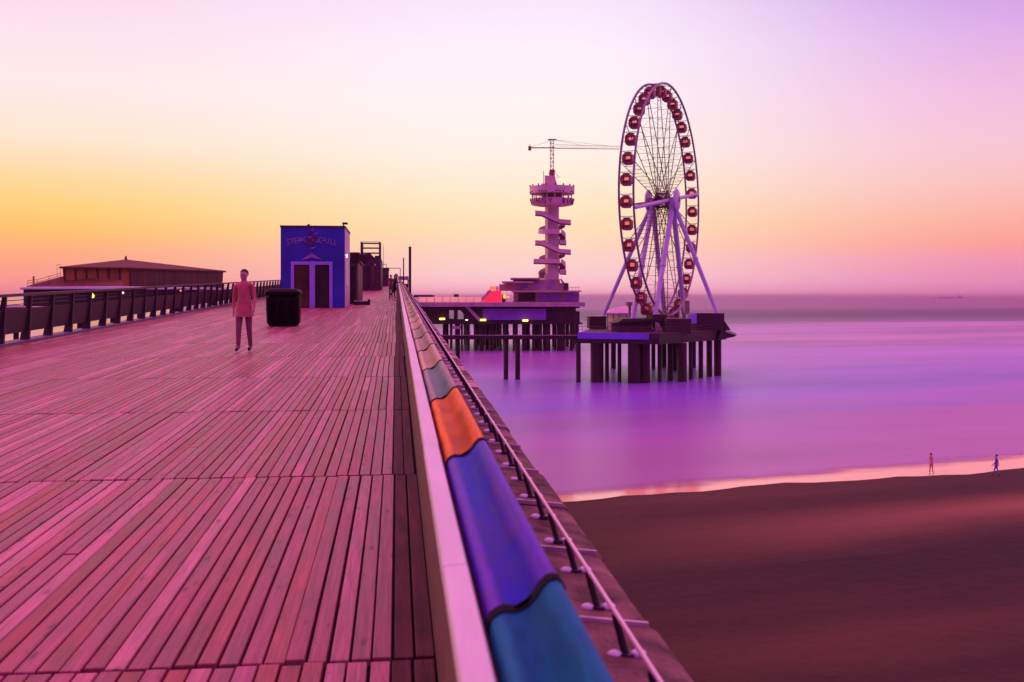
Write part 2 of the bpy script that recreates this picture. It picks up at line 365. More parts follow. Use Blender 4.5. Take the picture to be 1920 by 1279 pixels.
# deck planks
def plank_mat():
    m, nt, b = nodes_of('deck_planks')
    N, L = nt.nodes, nt.links
    g = N.new('ShaderNodeNewGeometry'); t = N.new('ShaderNodeTexCoord')
    off = N.new('ShaderNodeVectorMath'); off.operation = 'SCALE'; off.inputs[0].default_value = (37, 91, 13)
    L.new(g.outputs['Random Per Island'], off.inputs['Scale'])
    ad = N.new('ShaderNodeVectorMath'); ad.operation = 'ADD'
    L.new(t.outputs['Object'], ad.inputs[0]); L.new(off.outputs[0], ad.inputs[1])
    mp = N.new('ShaderNodeMapping'); mp.inputs['Scale'].default_value = (30, 0.9, 30); L.new(ad.outputs[0], mp.inputs[0])
    gr = N.new('ShaderNodeTexNoise'); gr.inputs['Scale'].default_value = 1.6; gr.inputs['Detail'].default_value = 7; gr.inputs['Distortion'].default_value = 0.7
    L.new(mp.outputs[0], gr.inputs['Vector'])
    mp2 = N.new('ShaderNodeMapping'); mp2.inputs['Scale'].default_value = (6, 1.3, 6); L.new(ad.outputs[0], mp2.inputs[0])
    bl = N.new('ShaderNodeTexNoise'); bl.inputs['Scale'].default_value = 1.2; bl.inputs['Detail'].default_value = 3; L.new(mp2.outputs[0], bl.inputs['Vector'])
    r1 = N.new('ShaderNodeValToRGB'); e = r1.color_ramp.elements
    e[0].position = 0.0; e[0].color = (0.30, 0.088, 0.075, 1); e[1].position = 1.0; e[1].color = (0.56, 0.24, 0.25, 1)
    for p, c in ((0.3, (0.35, 0.122, 0.130)), (0.55, (0.40, 0.145, 0.160)), (0.72, (0.36, 0.105, 0.080)), (0.8, (0.45, 0.18, 0.20))):
        x = e.new(p); x.color = (*c, 1)
    L.new(g.outputs['Random Per Island'], r1.inputs[0])
    r2 = N.new('ShaderNodeMapRange'); r2.inputs['From Min'].default_value = 0.25; r2.inputs['From Max'].default_value = 0.75
    r2.inputs['To Min'].default_value = 0.62; r2.inputs['To Max'].default_value = 1.25; L.new(gr.outputs['Fac'], r2.inputs['Value'])
    r3 = N.new('ShaderNodeMapRange'); r3.inputs['From Min'].default_value = 0.3; r3.inputs['From Max'].default_value = 0.7
    r3.inputs['To Min'].default_value = 0.7; r3.inputs['To Max'].default_value = 1.2; L.new(bl.outputs['Fac'], r3.inputs['Value'])
    # dark knots
    vo = N.new('ShaderNodeTexVoronoi'); vo.inputs['Scale'].default_value = 1.0; vo.inputs['Randomness'].default_value = 1
    mp3 = N.new('ShaderNodeMapping'); mp3.inputs['Scale'].default_value = (9, 2.6, 9); L.new(ad.outputs[0], mp3.inputs[0]); L.new(mp3.outputs[0], vo.inputs['Vector'])
    r4 = N.new('ShaderNodeMapRange'); r4.inputs['From Min'].default_value = 0.06; r4.inputs['From Max'].default_value = 0.18
    r4.inputs['To Min'].default_value = 0.45; r4.inputs['To Max'].default_value = 1.0; L.new(vo.outputs['Distance'], r4.inputs['Value'])
    m1 = N.new('ShaderNodeMath'); m1.operation = 'MULTIPLY'; L.new(r2.outputs[0], m1.inputs[0]); L.new(r3.outputs[0], m1.inputs[1])
    m2 = N.new('ShaderNodeMath'); m2.operation = 'MULTIPLY'; L.new(m1.outputs[0], m2.inputs[0]); L.new(r4.outputs[0], m2.inputs[1])
    sc = N.new('ShaderNodeVectorMath'); sc.operation = 'SCALE'; L.new(r1.outputs[0], sc.inputs[0]); L.new(m2.outputs[0], sc.inputs['Scale'])
    L.new(sc.outputs[0], b.inputs['Base Color'])
    rr = N.new('ShaderNodeMapRange'); rr.inputs['To Min'].default_value = 0.28; rr.inputs['To Max'].default_value = 0.6; L.new(bl.outputs['Fac'], rr.inputs['Value'])
    L.new(rr.outputs[0], b.inputs['Roughness'])
    b.inputs['Specular IOR Level'].default_value = 0.2
    bu = N.new('ShaderNodeBump'); bu.inputs['Strength'].default_value = 0.35; bu.inputs['Distance'].default_value = 0.004
    L.new(gr.outputs['Fac'], bu.inputs['Height']); L.new(bu.outputs[0], b.inputs['Normal'])
    return m
M['plank'] = plank_mat()
M['screw'] = mat('dark_screw_heads', (0.05, 0.025, 0.02), 0.4, 0.5, var=0.2, bump=0)
M['plankedge'] = mat('shaded_edge_boards', (0.10, 0.040, 0.035), 0.7, var=0.45, scale=2.5, bump=0.3, stretch=(6, 0.8, 6), spec=0.2)  # balustrade shade on the outermost boards, put into their colour

# ---------------------------------------------------------------- sea, shore
SH1 = Cw(4.2, 72.7, 0); SH2 = Cw(42.8, 85.7, 0)
SD = (SH2 - SH1).normalized(); SN = Vector((-SD.y, SD.x, 0))   # SN points out to sea
def shore(a, s, z): return SH1 + SD * a - SN * s + Vector((0, 0, z))     # s>0 = landward

def sea_mat():
    m, nt, b = nodes_of('silky_sea_water')
    N, L = nt.nodes, nt.links
    t = N.new('ShaderNodeTexCoord')
    sep = N.new('ShaderNodeSeparateXYZ'); L.new(t.outputs['Object'], sep.inputs[0])   # object Y = distance out from the shore, X along it
    mp = N.new('ShaderNodeMapping'); mp.inputs['Scale'].default_value = (0.0045, 0.02, 1); L.new(t.outputs['Object'], mp.inputs[0])
    n1 = N.new('ShaderNodeTexNoise'); n1.inputs['Scale'].default_value = 1; n1.inputs['Detail'].default_value = 4; n1.inputs['Distortion'].default_value = 0.6
    L.new(mp.outputs[0], n1.inputs['Vector'])
    mp2 = N.new('ShaderNodeMapping'); mp2.inputs['Scale'].default_value = (0.012, 0.045, 1); mp2.inputs['Location'].default_value = (3, 8, 0); L.new(t.outputs['Object'], mp2.inputs[0])
    n2 = N.new('ShaderNodeTexNoise'); n2.inputs['Scale'].default_value = 1; n2.inputs['Detail'].default_value = 3; L.new(mp2.outputs[0], n2.inputs['Vector'])
    # wobble the distance so the zone borders are streaky
    wob = N.new('ShaderNodeMath'); wob.operation = 'MULTIPLY_ADD'; wob.inputs[1].default_value = 240; 
    L.new(n1.outputs['Fac'], wob.inputs[0]); 
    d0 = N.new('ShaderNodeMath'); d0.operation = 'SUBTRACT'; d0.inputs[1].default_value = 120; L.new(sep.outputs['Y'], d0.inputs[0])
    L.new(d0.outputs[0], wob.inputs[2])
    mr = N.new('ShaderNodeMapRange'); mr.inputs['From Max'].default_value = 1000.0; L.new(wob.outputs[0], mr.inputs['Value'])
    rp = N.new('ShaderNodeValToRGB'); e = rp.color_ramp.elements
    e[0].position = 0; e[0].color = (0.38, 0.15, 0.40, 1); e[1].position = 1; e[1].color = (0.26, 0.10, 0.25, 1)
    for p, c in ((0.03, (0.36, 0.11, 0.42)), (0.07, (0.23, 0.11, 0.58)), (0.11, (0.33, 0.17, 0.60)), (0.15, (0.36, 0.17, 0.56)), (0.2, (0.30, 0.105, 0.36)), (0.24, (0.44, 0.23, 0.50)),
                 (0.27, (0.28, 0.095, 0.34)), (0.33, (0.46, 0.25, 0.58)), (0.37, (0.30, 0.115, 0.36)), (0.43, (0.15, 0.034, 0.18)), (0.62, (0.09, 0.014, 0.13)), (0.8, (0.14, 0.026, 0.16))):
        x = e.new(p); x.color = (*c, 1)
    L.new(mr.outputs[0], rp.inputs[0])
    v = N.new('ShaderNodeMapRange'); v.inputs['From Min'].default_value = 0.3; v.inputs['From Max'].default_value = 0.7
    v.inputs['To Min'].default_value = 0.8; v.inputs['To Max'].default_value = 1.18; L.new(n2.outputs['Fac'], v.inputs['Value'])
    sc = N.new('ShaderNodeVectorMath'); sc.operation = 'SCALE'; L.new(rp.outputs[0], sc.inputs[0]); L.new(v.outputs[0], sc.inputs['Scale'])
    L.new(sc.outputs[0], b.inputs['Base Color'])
    b.inputs['Roughness'].default_value = 0.34
    sp = N.new('ShaderNodeMapRange'); sp.inputs['From Min'].default_value = 150; sp.inputs['From Max'].default_value = 520
    sp.inputs['To Min'].default_value = 0.25; sp.inputs['To Max'].default_value = 0.02; L.new(sep.outputs['Y'], sp.inputs['Value'])
    # sunset glare left of the pier, put in by raised specular and smoother water
    le = N.new('ShaderNodeMapRange'); le.interpolation_type = 'SMOOTHSTEP'; le.inputs['From Min'].default_value = -2; le.inputs['From Max'].default_value = -30
    le.inputs['To Min'].default_value = 0; le.inputs['To Max'].default_value = 0.6; L.new(sep.outputs['X'], le.inputs['Value'])
    mxs = N.new('ShaderNodeMath'); mxs.operation = 'MAXIMUM'; L.new(sp.outputs[0], mxs.inputs[0]); L.new(le.outputs[0], mxs.inputs[1])
    L.new(mxs.outputs[0], b.inputs['Specular IOR Level'])
    lr_ = N.new('ShaderNodeMapRange'); lr_.inputs['From Max'].default_value = 0.6; lr_.inputs['To Min'].default_value = 0.34; lr_.inputs['To Max'].default_value = 0.12
    L.new(le.outputs[0], lr_.inputs['Value']); L.new(lr_.outputs[0], b.inputs['Roughness'])
    b.inputs['IOR'].default_value = 1.33
    mp3 = N.new('ShaderNodeMapping'); mp3.inputs['Scale'].default_value = (0.05, 0.16, 1); L.new(t.outputs['Object'], mp3.inputs[0])
    n3 = N.new('ShaderNodeTexNoise'); n3.inputs['Scale'].default_value = 1; n3.inputs['Detail'].default_value = 3; L.new(mp3.outputs[0], n3.inputs['Vector'])
    bu = N.new('ShaderNodeBump'); bu.inputs['Strength'].default_value = 0.25; bu.inputs['Distance'].default_value = 0.5
    L.new(n3.outputs['Fac'], bu.inputs['Height']); L.new(bu.outputs[0], b.inputs['Normal'])
    # the swash thins to a clear film over the wet sand
    wd = N.new('ShaderNodeMapRange'); wd.inputs['From Min'].default_value = 0; wd.inputs['From Max'].default_value = 80; wd.inputs['To Min'].default_value = 1.6; wd.inputs['To Max'].default_value = 7.5
    L.new(sep.outputs['X'], wd.inputs['Value'])
    mp4 = N.new('ShaderNodeMapping'); mp4.inputs['Scale'].default_value = (0.10, 0.35, 1); L.new(t.outputs['Object'], mp4.inputs[0])
    n4 = N.new('ShaderNodeTexNoise'); n4.inputs['Scale'].default_value = 1; n4.inputs['Detail'].default_value = 6; L.new(mp4.outputs[0], n4.inputs['Vector'])
    a1 = N.new('ShaderNodeMath'); a1.operation = 'MULTIPLY_ADD'; a1.inputs[1].default_value = 4.5; L.new(n4.outputs['Fac'], a1.inputs[0])
    a0 = N.new('ShaderNodeMath'); a0.operation = 'SUBTRACT'; L.new(sep.outputs['Y'], a0.inputs[0]); L.new(wd.outputs[0], a0.inputs[1]); L.new(a0.outputs[0], a1.inputs[2])
    al = N.new('ShaderNodeMapRange'); al.interpolation_type = 'SMOOTHSTEP'; al.inputs['From Min'].default_value = 1.0; al.inputs['From Max'].default_value = 5.0; L.new(a1.outputs[0], al.inputs['Value'])
    trn = N.new('ShaderNodeBsdfTransparent'); mxe = N.new('ShaderNodeMixShader')
    L.new(al.outputs[0], mxe.inputs[0]); L.new(trn.outputs[0], mxe.inputs[1]); L.new(b.outputs[0], mxe.inputs[2]); L.new(mxe.outputs[0], N['Material Output'].inputs['Surface'])
    return m
M['sea'] = sea_mat()
def sand_mat():
    m, nt, b = nodes_of('damp_sand')
    N, L = nt.nodes, nt.links
    t = N.new('ShaderNodeTexCoord')
    mp = N.new('ShaderNodeMapping'); mp.inputs['Scale'].default_value = (0.022, 0.085, 1); mp.inputs['Location'].default_value = (0.9, 2.6, 0); L.new(t.outputs['Object'], mp.inputs[0])
    n1 = N.new('ShaderNodeTexNoise'); n1.inputs['Scale'].default_value = 1; n1.inputs['Detail'].default_value = 4; L.new(mp.outputs[0], n1.inputs['Vector'])
    rp = N.new('ShaderNodeValToRGB'); e = rp.color_ramp.elements
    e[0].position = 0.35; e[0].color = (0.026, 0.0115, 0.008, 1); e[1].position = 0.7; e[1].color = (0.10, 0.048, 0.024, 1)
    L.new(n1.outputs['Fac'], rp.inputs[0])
    n2 = N.new('ShaderNodeTexNoise'); n2.inputs['Scale'].default_value = 2.2; n2.inputs['Detail'].default_value = 8; L.new(t.outputs['Object'], n2.inputs['Vector'])
    mr = N.new('ShaderNodeMapRange'); mr.inputs['To Min'].default_value = 0.75; mr.inputs['To Max'].default_value = 1.25; L.new(n2.outputs['Fac'], mr.inputs['Value'])
    sc = N.new('ShaderNodeVectorMath'); sc.operation = 'SCALE'; L.new(rp.outputs[0], sc.inputs[0]); L.new(mr.outputs[0], sc.inputs['Scale'])
    sy_ = N.new('ShaderNodeSeparateXYZ'); L.new(t.outputs['Object'], sy_.inputs[0])
    yw = N.new('ShaderNodeMath'); yw.operation = 'MULTIPLY_ADD'; yw.inputs[1].default_value = 9; L.new(n1.outputs['Fac'], yw.inputs[0]); L.new(sy_.outputs['Y'], yw.inputs[2])
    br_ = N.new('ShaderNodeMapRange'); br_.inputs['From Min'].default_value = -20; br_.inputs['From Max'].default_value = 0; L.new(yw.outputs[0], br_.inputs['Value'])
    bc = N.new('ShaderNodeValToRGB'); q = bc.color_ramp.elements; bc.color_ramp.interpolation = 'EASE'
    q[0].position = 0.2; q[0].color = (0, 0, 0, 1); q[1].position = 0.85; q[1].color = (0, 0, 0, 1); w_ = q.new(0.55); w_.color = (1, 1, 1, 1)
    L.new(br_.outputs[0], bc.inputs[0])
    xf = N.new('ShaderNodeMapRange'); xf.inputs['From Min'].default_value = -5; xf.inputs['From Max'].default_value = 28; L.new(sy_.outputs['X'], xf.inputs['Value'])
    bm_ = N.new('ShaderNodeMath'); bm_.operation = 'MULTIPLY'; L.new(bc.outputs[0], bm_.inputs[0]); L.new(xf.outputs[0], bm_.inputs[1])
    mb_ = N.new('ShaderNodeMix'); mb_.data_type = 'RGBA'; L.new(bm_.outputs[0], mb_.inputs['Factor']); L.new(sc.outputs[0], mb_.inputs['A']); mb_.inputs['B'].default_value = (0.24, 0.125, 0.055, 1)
    L.new(mb_.outputs['Result'], b.inputs['Base Color']); b.inputs['Roughness'].default_value = 0.8; b.inputs['Specular IOR Level'].default_value = 0.2
    n3 = N.new('ShaderNodeTexNoise'); n3.inputs['Scale'].default_value = 1.1; n3.inputs['Detail'].default_value = 6; L.new(t.outputs['Object'], n3.inputs['Vector'])
    bu = N.new('ShaderNodeBump'); bu.inputs['Strength'].default_value = 0.6; bu.inputs['Distance'].default_value = 0.12
    L.new(n3.outputs['Fac'], bu.inputs['Height']); L.new(bu.outputs[0], b.inputs['Normal'])
    return m
M['sand'] = sand_mat()
M['wet'] = mat('wet_sand_film', (0.92, 0.46, 0.14), 0.10, var=0.12, scale=0.2, bump=0.0, spec=1.0)  # sunset reflection on the film, put into its base colour

def sheet(name, rows, m, kind='structure'):
    """rows: list of lists of (along, landward, z) in the shore frame; object axes follow the shore"""
    me = bpy.data.meshes.new(name); vs = []; fs = []
    w = len(rows[0])
    for r in rows:
        for a, s_, z in r: vs.append((a, -s_, z))
    for i in range(len(rows) - 1):
        for j in range(w - 1):
            fs.append((i * w + j, i * w + j + 1, (i + 1) * w + j + 1, (i + 1) * w + j))
    me.from_pydata(vs, [], fs); me.materials.append(m)
    me.polygons.foreach_set('use_smooth', [True] * len(me.polygons)); me.update()
    o = bpy.data.objects.new(name, me); col.objects.link(o)
    o.location = SH1; o.rotation_euler = (0, 0, math.atan2(SD.y, SD.x))
    o['kind'] = kind
    return o
def wob(a, k=1.0):
    return k * (0.5 * math.sin(a * 0.21 + 1.0) + 0.35 * math.sin(a * 0.53 + 2.2) + 0.18 * math.sin(a * 1.31) + 0.1 * math.sin(a * 2.9))
A = [-60000, -20000, -6000, -2000, -600, -300] + [-200 + 2.0 * i for i in range(180)] + [200, 400, 900, 2500, 8000, 20000, 60000]
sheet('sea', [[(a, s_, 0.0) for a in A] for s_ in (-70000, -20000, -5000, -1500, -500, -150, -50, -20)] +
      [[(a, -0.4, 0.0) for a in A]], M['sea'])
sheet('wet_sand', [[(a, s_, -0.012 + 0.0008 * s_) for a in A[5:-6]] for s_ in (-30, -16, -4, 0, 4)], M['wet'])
rows = []
for s_ in [0, 0.25, 0.6, 1.2, 2, 3, 5, 8, 12, 17, 23, 30, 40, 55, 80, 120, 200, 500]:
    rows.append([(a, s_ + wob(a) * max(0.0, 1 - s_ / 12.0),
                  (-0.03 if s_ == 0 else 0.10 + 0.026 * min(s_, 60) + 0.10 * math.sin(s_ * 0.35 + a * 0.05) * min(1, s_ / 6.0))) for a in A[3:-5]])
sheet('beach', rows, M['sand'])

# ---------------------------------------------------------------- pier deck
XL, XR = -8.95, 0.166
PITCH = 0.095
b = MB()
JOINT0, JL = 4.52 / CP, 4.17
k = -2
lanes = 96
while True:
    y0 = JOINT0 + k * JL; y1 = y0 + JL
    if y0 > 262: break
    sh = random.uniform(-0.03, 0.03)
    for i in range(lanes):
        x0 = XL + i * PITCH + sh + random.uniform(-0.003, 0.003); x1 = x0 + PITCH - random.uniform(0.007, 0.014)
        cuts = [y0 + 0.006 + random.uniform(0, 0.03), y1 - 0.006 - random.uniform(0, 0.02)]
        if random.random() < 0.08:
            c = random.uniform(y0 + 0.6, y1 - 0.6); cuts = [cuts[0], c - 0.006, c + 0.006, cuts[1]]
        for q in range(0, len(cuts), 2):
            ya, yb = cuts[q], cuts[q + 1]
            dz = random.uniform(-0.003, 0.002); ch = 0.004
            za, zb = zdeck(ya) + dz, zdeck(yb) + dz + random.uniform(-0.002, 0.002)
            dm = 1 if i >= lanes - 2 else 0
            if y0 < 50:
                vs = [(x0, ya, za - 0.035), (x1, ya, za - 0.035), (x1, yb, zb - 0.035), (x0, yb, zb - 0.035),
                      (x0, ya, za - ch), (x1, ya, za - ch), (x1, yb, zb - ch), (x0, yb, zb - ch),
                      (x0 + ch, ya + ch, za), (x1 - ch, ya + ch, za), (x1 - ch, yb - ch, zb), (x0 + ch, yb - ch, zb)]
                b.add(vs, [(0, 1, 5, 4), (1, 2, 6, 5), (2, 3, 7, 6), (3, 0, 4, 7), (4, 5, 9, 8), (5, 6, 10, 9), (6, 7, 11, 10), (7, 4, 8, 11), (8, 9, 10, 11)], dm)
                if -1 < y0 < 14:
                    for fy in (0.05, 0.5, 0.95):
                        for fx in (0.22, 0.78):
                            sx_ = x0 + (x1 - x0) * fx + random.uniform(-.004, .004); sy_ = ya + .03 + (yb - ya - .06) * fy + random.uniform(-.006, .006)
                            sz_ = za + (zb - za) * (sy_ - ya) / (yb - ya) + .0012
                            b.add([(sx_ + .0045 * math.cos(q_ * math.pi / 3), sy_ + .0045 * math.sin(q_ * math.pi / 3), sz_) for q_ in range(6)], [(0, 1, 2, 3, 4, 5)], 2)
            else:
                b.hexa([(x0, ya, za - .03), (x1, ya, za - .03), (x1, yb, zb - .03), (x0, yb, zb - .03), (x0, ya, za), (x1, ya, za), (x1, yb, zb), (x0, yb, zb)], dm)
    k += 1
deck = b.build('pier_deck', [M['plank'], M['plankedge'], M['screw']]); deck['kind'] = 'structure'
b = MB(); b.dbox(-9.35, 0.72, -8, 262, -0.9, -0.05)
o = b.build('pier_girder', M['dsub']); o['kind'] = 'structure'
# trestles carrying the promenade
for i, y in enumerate(range(14, 260, 24)):
    t = thing('pier_trestle', (-4.3, y, 0), 'dark concrete trestle under the promenade, hidden below the planks', 'trestle', 'trestles carrying the promenade')
    zt = zdeck(y) - 0.92
    bb = MB(); bb.box(-9.0, 0.4, y - 0.6, y + 0.6, zt - 0.9, zt); bb.build('cap_beam', M['beam'], t)
    for x in (-7.6, -4.3, -1.0):
        bb = MB(); bb.tube((x, y, -2.5), (x, y, zt - 0.92), 0.5, 0.5, 14); bb.build('column', M['pile'], t, 40)

# ---------------------------------------------------------------- right balustrade
BAY = 1.65
bal = thing('balustrade', (0.2, 2, zdeck(2)), 'long balustrade along the right pier edge with coloured saddle-shaped covers and a thin wire', 'balustrade')
def along(profile, y0, y1, n=1, dy=None, closed=False, mb=None, mi=0, sag=None):
    """profile: (X, h below eye line)"""
    mb = mb or MB(); m = len(profile); vs = []
    for k in range(n + 1):
        y = y0 + (y1 - y0) * k / n
        for q, (x, h) in enumerate(profile):
            hh = h + (sag(k / n, q) if sag else 0)
            vs.append((x, y, zdeck(y) + EYE - hh))
    fs = []
    for k in range(n):
        for i in range(m if closed else m - 1):
            j = (i + 1) % m
            fs.append((k * m + i, k * m + j, (k + 1) * m + j, (k + 1) * m + i))
    if closed: fs += [tuple(range(m - 1, -1, -1)), tuple(n * m + i for i in range(m))]
    mb.add(vs, fs, mi); return mb
Y0 = 1.926 / CP
# pale handrail in lengths with fine joints
b = MB()
yy = -1.0
while yy < 250:
    y2 = yy + BAY
    jx = random.uniform(-0.0015, 0.0015)
    along([(0.104 + jx, 0.66), (0.108 + jx, 0.655), (0.156 + jx, 0.653), (0.160 + jx, 0.658), (0.160 + jx, 0.70), (0.104 + jx, 0.70)], yy + 0.002, y2 - 0.002, 1, closed=True, mb=b)
    yy = y2
b.build('handrail', M['rail'], bal)
PROF = [(0.184, 0.70), (0.174, 0.682), (0.173, 0.665), (0.179, 0.651), (0.190, 0.643), (0.202, 0.638), (0.216, 0.640), (0.232, 0.639), (0.248, 0.630),
        (0.262, 0.614), (0.274, 0.596), (0.286, 0.584), (0.299, 0.580), (0.309, 0.584), (0.315, 0.595), (0.318, 0.62), (0.314, 0.66), (0.305, 0.69)]
def thick(prof, d):
    out = []
    for i, (x, h) in enumerate(prof):
        a = prof[max(0, i - 1)]; c = prof[min(len(prof) - 1, i + 1)]
        tx, th = c[0] - a[0], c[1] - a[1]; l = math.hypot(tx, th)
        out.append((x - th / l * (-d), h - tx / l * d))
    return out
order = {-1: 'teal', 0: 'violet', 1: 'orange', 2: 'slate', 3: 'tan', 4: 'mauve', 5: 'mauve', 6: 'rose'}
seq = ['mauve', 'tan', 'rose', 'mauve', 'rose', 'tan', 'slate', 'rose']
INNER = [(x, h + 0.012) for x, h in PROF]
for k in range(-2, 94):
    y0 = Y0 + k * BAY; y1 = y0 + BAY
    nm = order.get(k, seq[k % 8])
    ph = random.uniform(0, 6.28)
    def sag(u, q, ph=ph):
        w = math.sin(math.pi * u)
        mid = math.exp(-((q - 7.5) / 3.0) ** 2)
        return 0.004 * w * mid + 0.0015 * math.sin(u * 9 + ph + q * 0.5) * mid
    pb = MB()
    near = k < 14
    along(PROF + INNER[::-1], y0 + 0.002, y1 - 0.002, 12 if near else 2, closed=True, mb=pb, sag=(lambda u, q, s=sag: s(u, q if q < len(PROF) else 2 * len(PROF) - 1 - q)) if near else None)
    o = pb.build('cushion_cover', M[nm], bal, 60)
    lab = {'teal': 'teal blue cover', 'violet': 'deep violet cover', 'orange': 'orange red cover', 'slate': 'slate blue cover'}.get(nm)
    if lab: o['label'] = lab
    sb = MB(); along(thick(PROF, 0.0035) + INNER[::-1], y1 - 0.02, y1 + 0.02, 1, closed=True, mb=sb)
    s_ = sb.build('seam', M['seam'], o, 60)
# the rest of the covers, far away
fb = MB()
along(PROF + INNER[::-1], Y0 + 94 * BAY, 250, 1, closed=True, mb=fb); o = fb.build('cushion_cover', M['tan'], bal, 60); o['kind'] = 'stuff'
# support under the covers, infill
b = MB(); b.dbox(0.112, 0.30, -1, 250, 0.932, 0.985); b.build('support_beam', M['darkpanel'], bal)
b = MB(); b.dbox(0.172, 0.205, -1, 250, -0.04, 0.93); b.build('infill_panel', M['darkpanel'], bal)
# ledge outside
def lh(x): return 1.02 + (x - 0.3) / 0.485 * 0.06
b = MB()
y = 3.03 / CP - 0.81 * 5
i = 0
while y < 250:
    pale = 1 if (y > 9.5 and random.random() < 0.75) else 0
    ex = random.uniform(-0.012, 0.012); dz = random.uniform(-0.006, 0.006)
    ymid = 0
    along([(0.27, lh(0.27)), (0.5, lh(0.5) + dz), (0.755 + ex, lh(0.755) + dz), (0.782 + ex, lh(0.785) + 0.012 + dz), (0.785 + ex, lh(0.785) + 0.06), (0.27, 1.12)],
          y + 0.004, y + 0.806, 1, closed=True, mb=b, mi=pale)
    y += 0.81
b.build('ledge', [M['ledge'], M['ledge_pale']], bal)
y = 3.03 / CP - 0.81 * 2
while y < 60:
    zj = zdeck(y) + EYE
    b = MB(); b.hexa([(0.30, y - 0.008, zj - lh(.3)), (0.76, y - 0.008, zj - lh(.76)), (0.76, y + 0.008, zj - lh(.76)), (0.30, y + 0.008, zj - lh(.3)),
            (0.30, y - 0.008, zj - lh(.3) + .018), (0.76, y - 0.008, zj - lh(.76) + .018), (0.76, y + 0.008, zj - lh(.76) + .018), (0.30, y + 0.008, zj - lh(.3) + .018)])
    b.build('ledge_joint', M['lip'], bal)
    y += 0.81
b = MB(); along([(0.722, 1.125), (0.77, 1.125), (0.77, 2.55), (0.722, 2.55)], -5, 250, 1, closed=True, mb=b); b.build('fascia_board', M['fascia'], bal)
b = MB(); along([(0.597 + 0.007 * math.cos(a * math.pi / 4), 0.93 + 0.007 * math.sin(a * math.pi / 4)) for a in range(8)], -1, 250, 1, closed=True, mb=b); b.build('wire', M['cable'], bal, 60)
st0 = None; br0 = None
SY = 2.77 / CP
for k in range(-2, 98):
    y = SY + 0.405 * k
    z = zdeck(y) + EYE - lh(0.632)
    if st0 is None:
        mb = MB(); mb.tube((0.632, y, z), (0.600, y, z + 0.118), 0.012, 0.010, 10); mb.tube((0.632, y, z), (0.632, y, z + 0.012), 0.026, 0.026, 10)
        st0 = mb.build('stud', M['dark'], bal, 40, origin=(0.632, y, z))
        mb = MB()
        for sx in (-1, 1):
            mb.ball((0.632 + sx * 0.034, y - 0.004, z + 0.008), 0.024, 0.017, 0.013, 10)
        mb.box(0.592, 0.672, y - 0.012, y + 0.008, z + 0.001, z + 0.006)
        br0 = mb.build('bracket', M['bracket'], st0, 50)
    else:
        s = st0.copy(); col.objects.link(s); s.parent = bal; s.location = Vector((0.632, y, z)) - ROOT[bal.name]
        t = br0.copy(); col.objects.link(t); t.parent = s
mb = MB()
for k in range(98, 300):
    y = SY + 0.405 * k; z = zdeck(y) + EYE - lh(0.632)
    mb.tube((0.632, y, z), (0.600, y, z + 0.118), 0.014, 0.012, 6)
o = mb.build('stud', M['dark'], bal); o['kind'] = 'stuff'

# lamp-less posts on the ledge
for (px, D, top, lab) in ((767.5, 34.4 * 1.5, 463, 'thick dark post on the right pier edge, the nearer and taller of the two'),
                          (756.2, 67 * 1.5, 484, 'thin dark post on the right pier edge, the farther of the two beside the gate')):
    p = P(px, 555, D); x, y = 0.66, p.y
    zb = zdeck(y) + EYE - lh(0.66); zt = Z(top, D)
    t = thing('edge_post', (x, y, zb), lab, 'post', 'posts on the right pier edge')
    b = MB(); b.tube((x, y, zb), (x, y, zt - 0.05), 0.067 if D < 60 else 0.06, None, 14); b.build('shaft', M['steel'], t, 40)
    b = MB(); b.tube((x, y, zt - 0.05), (x, y, zt), 0.085, 0.075, 14); b.tube((x, y, zt), (x, y, zt + 0.07), 0.02, 0.01, 6); b.build('cap', M['steel'], t, 40)
    b = MB(); b.tube((x, y, zb), (x, y, zb + 0.03), 0.11, 0.11, 14); b.build('base_plate', M['dark'], t, 40)

# ---------------------------------------------------------------- left railing
LX = -9.05
lr = thing('pier_railing', (LX, 26, zdeck(26)), 'dark railing of slanted fins along the left pier edge, open slots along its foot', 'railing')
b = MB(); b.dbox(-9.34, -8.93, -4, 100, -0.05, 0.055); b.build('curb', M['curb'], lr)
b = MB(); b.dbox(LX + 0.02, LX + 0.16, -4, 100, 1.135, 1.2); b.build('top_rail', M['fin'], lr)
b = MB()
for hh in (0.93, 1.03): b.dbox(LX + 0.0, LX + 0.02, -4, 100, hh, hh + 0.018)
b.build('upper_wire', M['fin'], lr)
GY = (24.4 + 9.05 * SP) / CP
for k in range(-14, 46):
    y = GY + 0.83 + 1.66 * k
    z = zdeck(y)
    pb = MB()
    xb0, xb1 = LX - 0.16, LX + 0.06; xt0, xt1 = LX + 0.03, LX + 0.12
    pb.hexa([(xb0, y - 0.05, z + 0.05), (xb1, y - 0.05, z + 0.05), (xb1, y + 0.05, z + 0.05), (xb0, y + 0.05, z + 0.05),
             (xt0, y - 0.04, z + 1.135), (xt1, y - 0.04, z + 1.135), (xt1, y + 0.04, z + 1.135), (xt0, y + 0.04, z + 1.135)])
    pb.build('post', M['fin'], lr)
    ib = MB()
    ya, yb = y + 0.052, y + 1.66 - 0.052
    za, zb = zdeck(ya), zdeck(yb)
    ib.hexa([(LX - 0.06, ya, za + 0.25), (LX - 0.04, ya, za + 0.25), (LX - 0.04, yb, zb + 0.25), (LX - 0.06, yb, zb + 0.25),
             (LX + 0.03, ya, za + 0.83), (LX + 0.05, ya, za + 0.83), (LX + 0.05, yb, zb + 0.83), (LX + 0.03, yb, zb + 0.83)])
    ib.build('infill_panel', M['mesh'], lr)

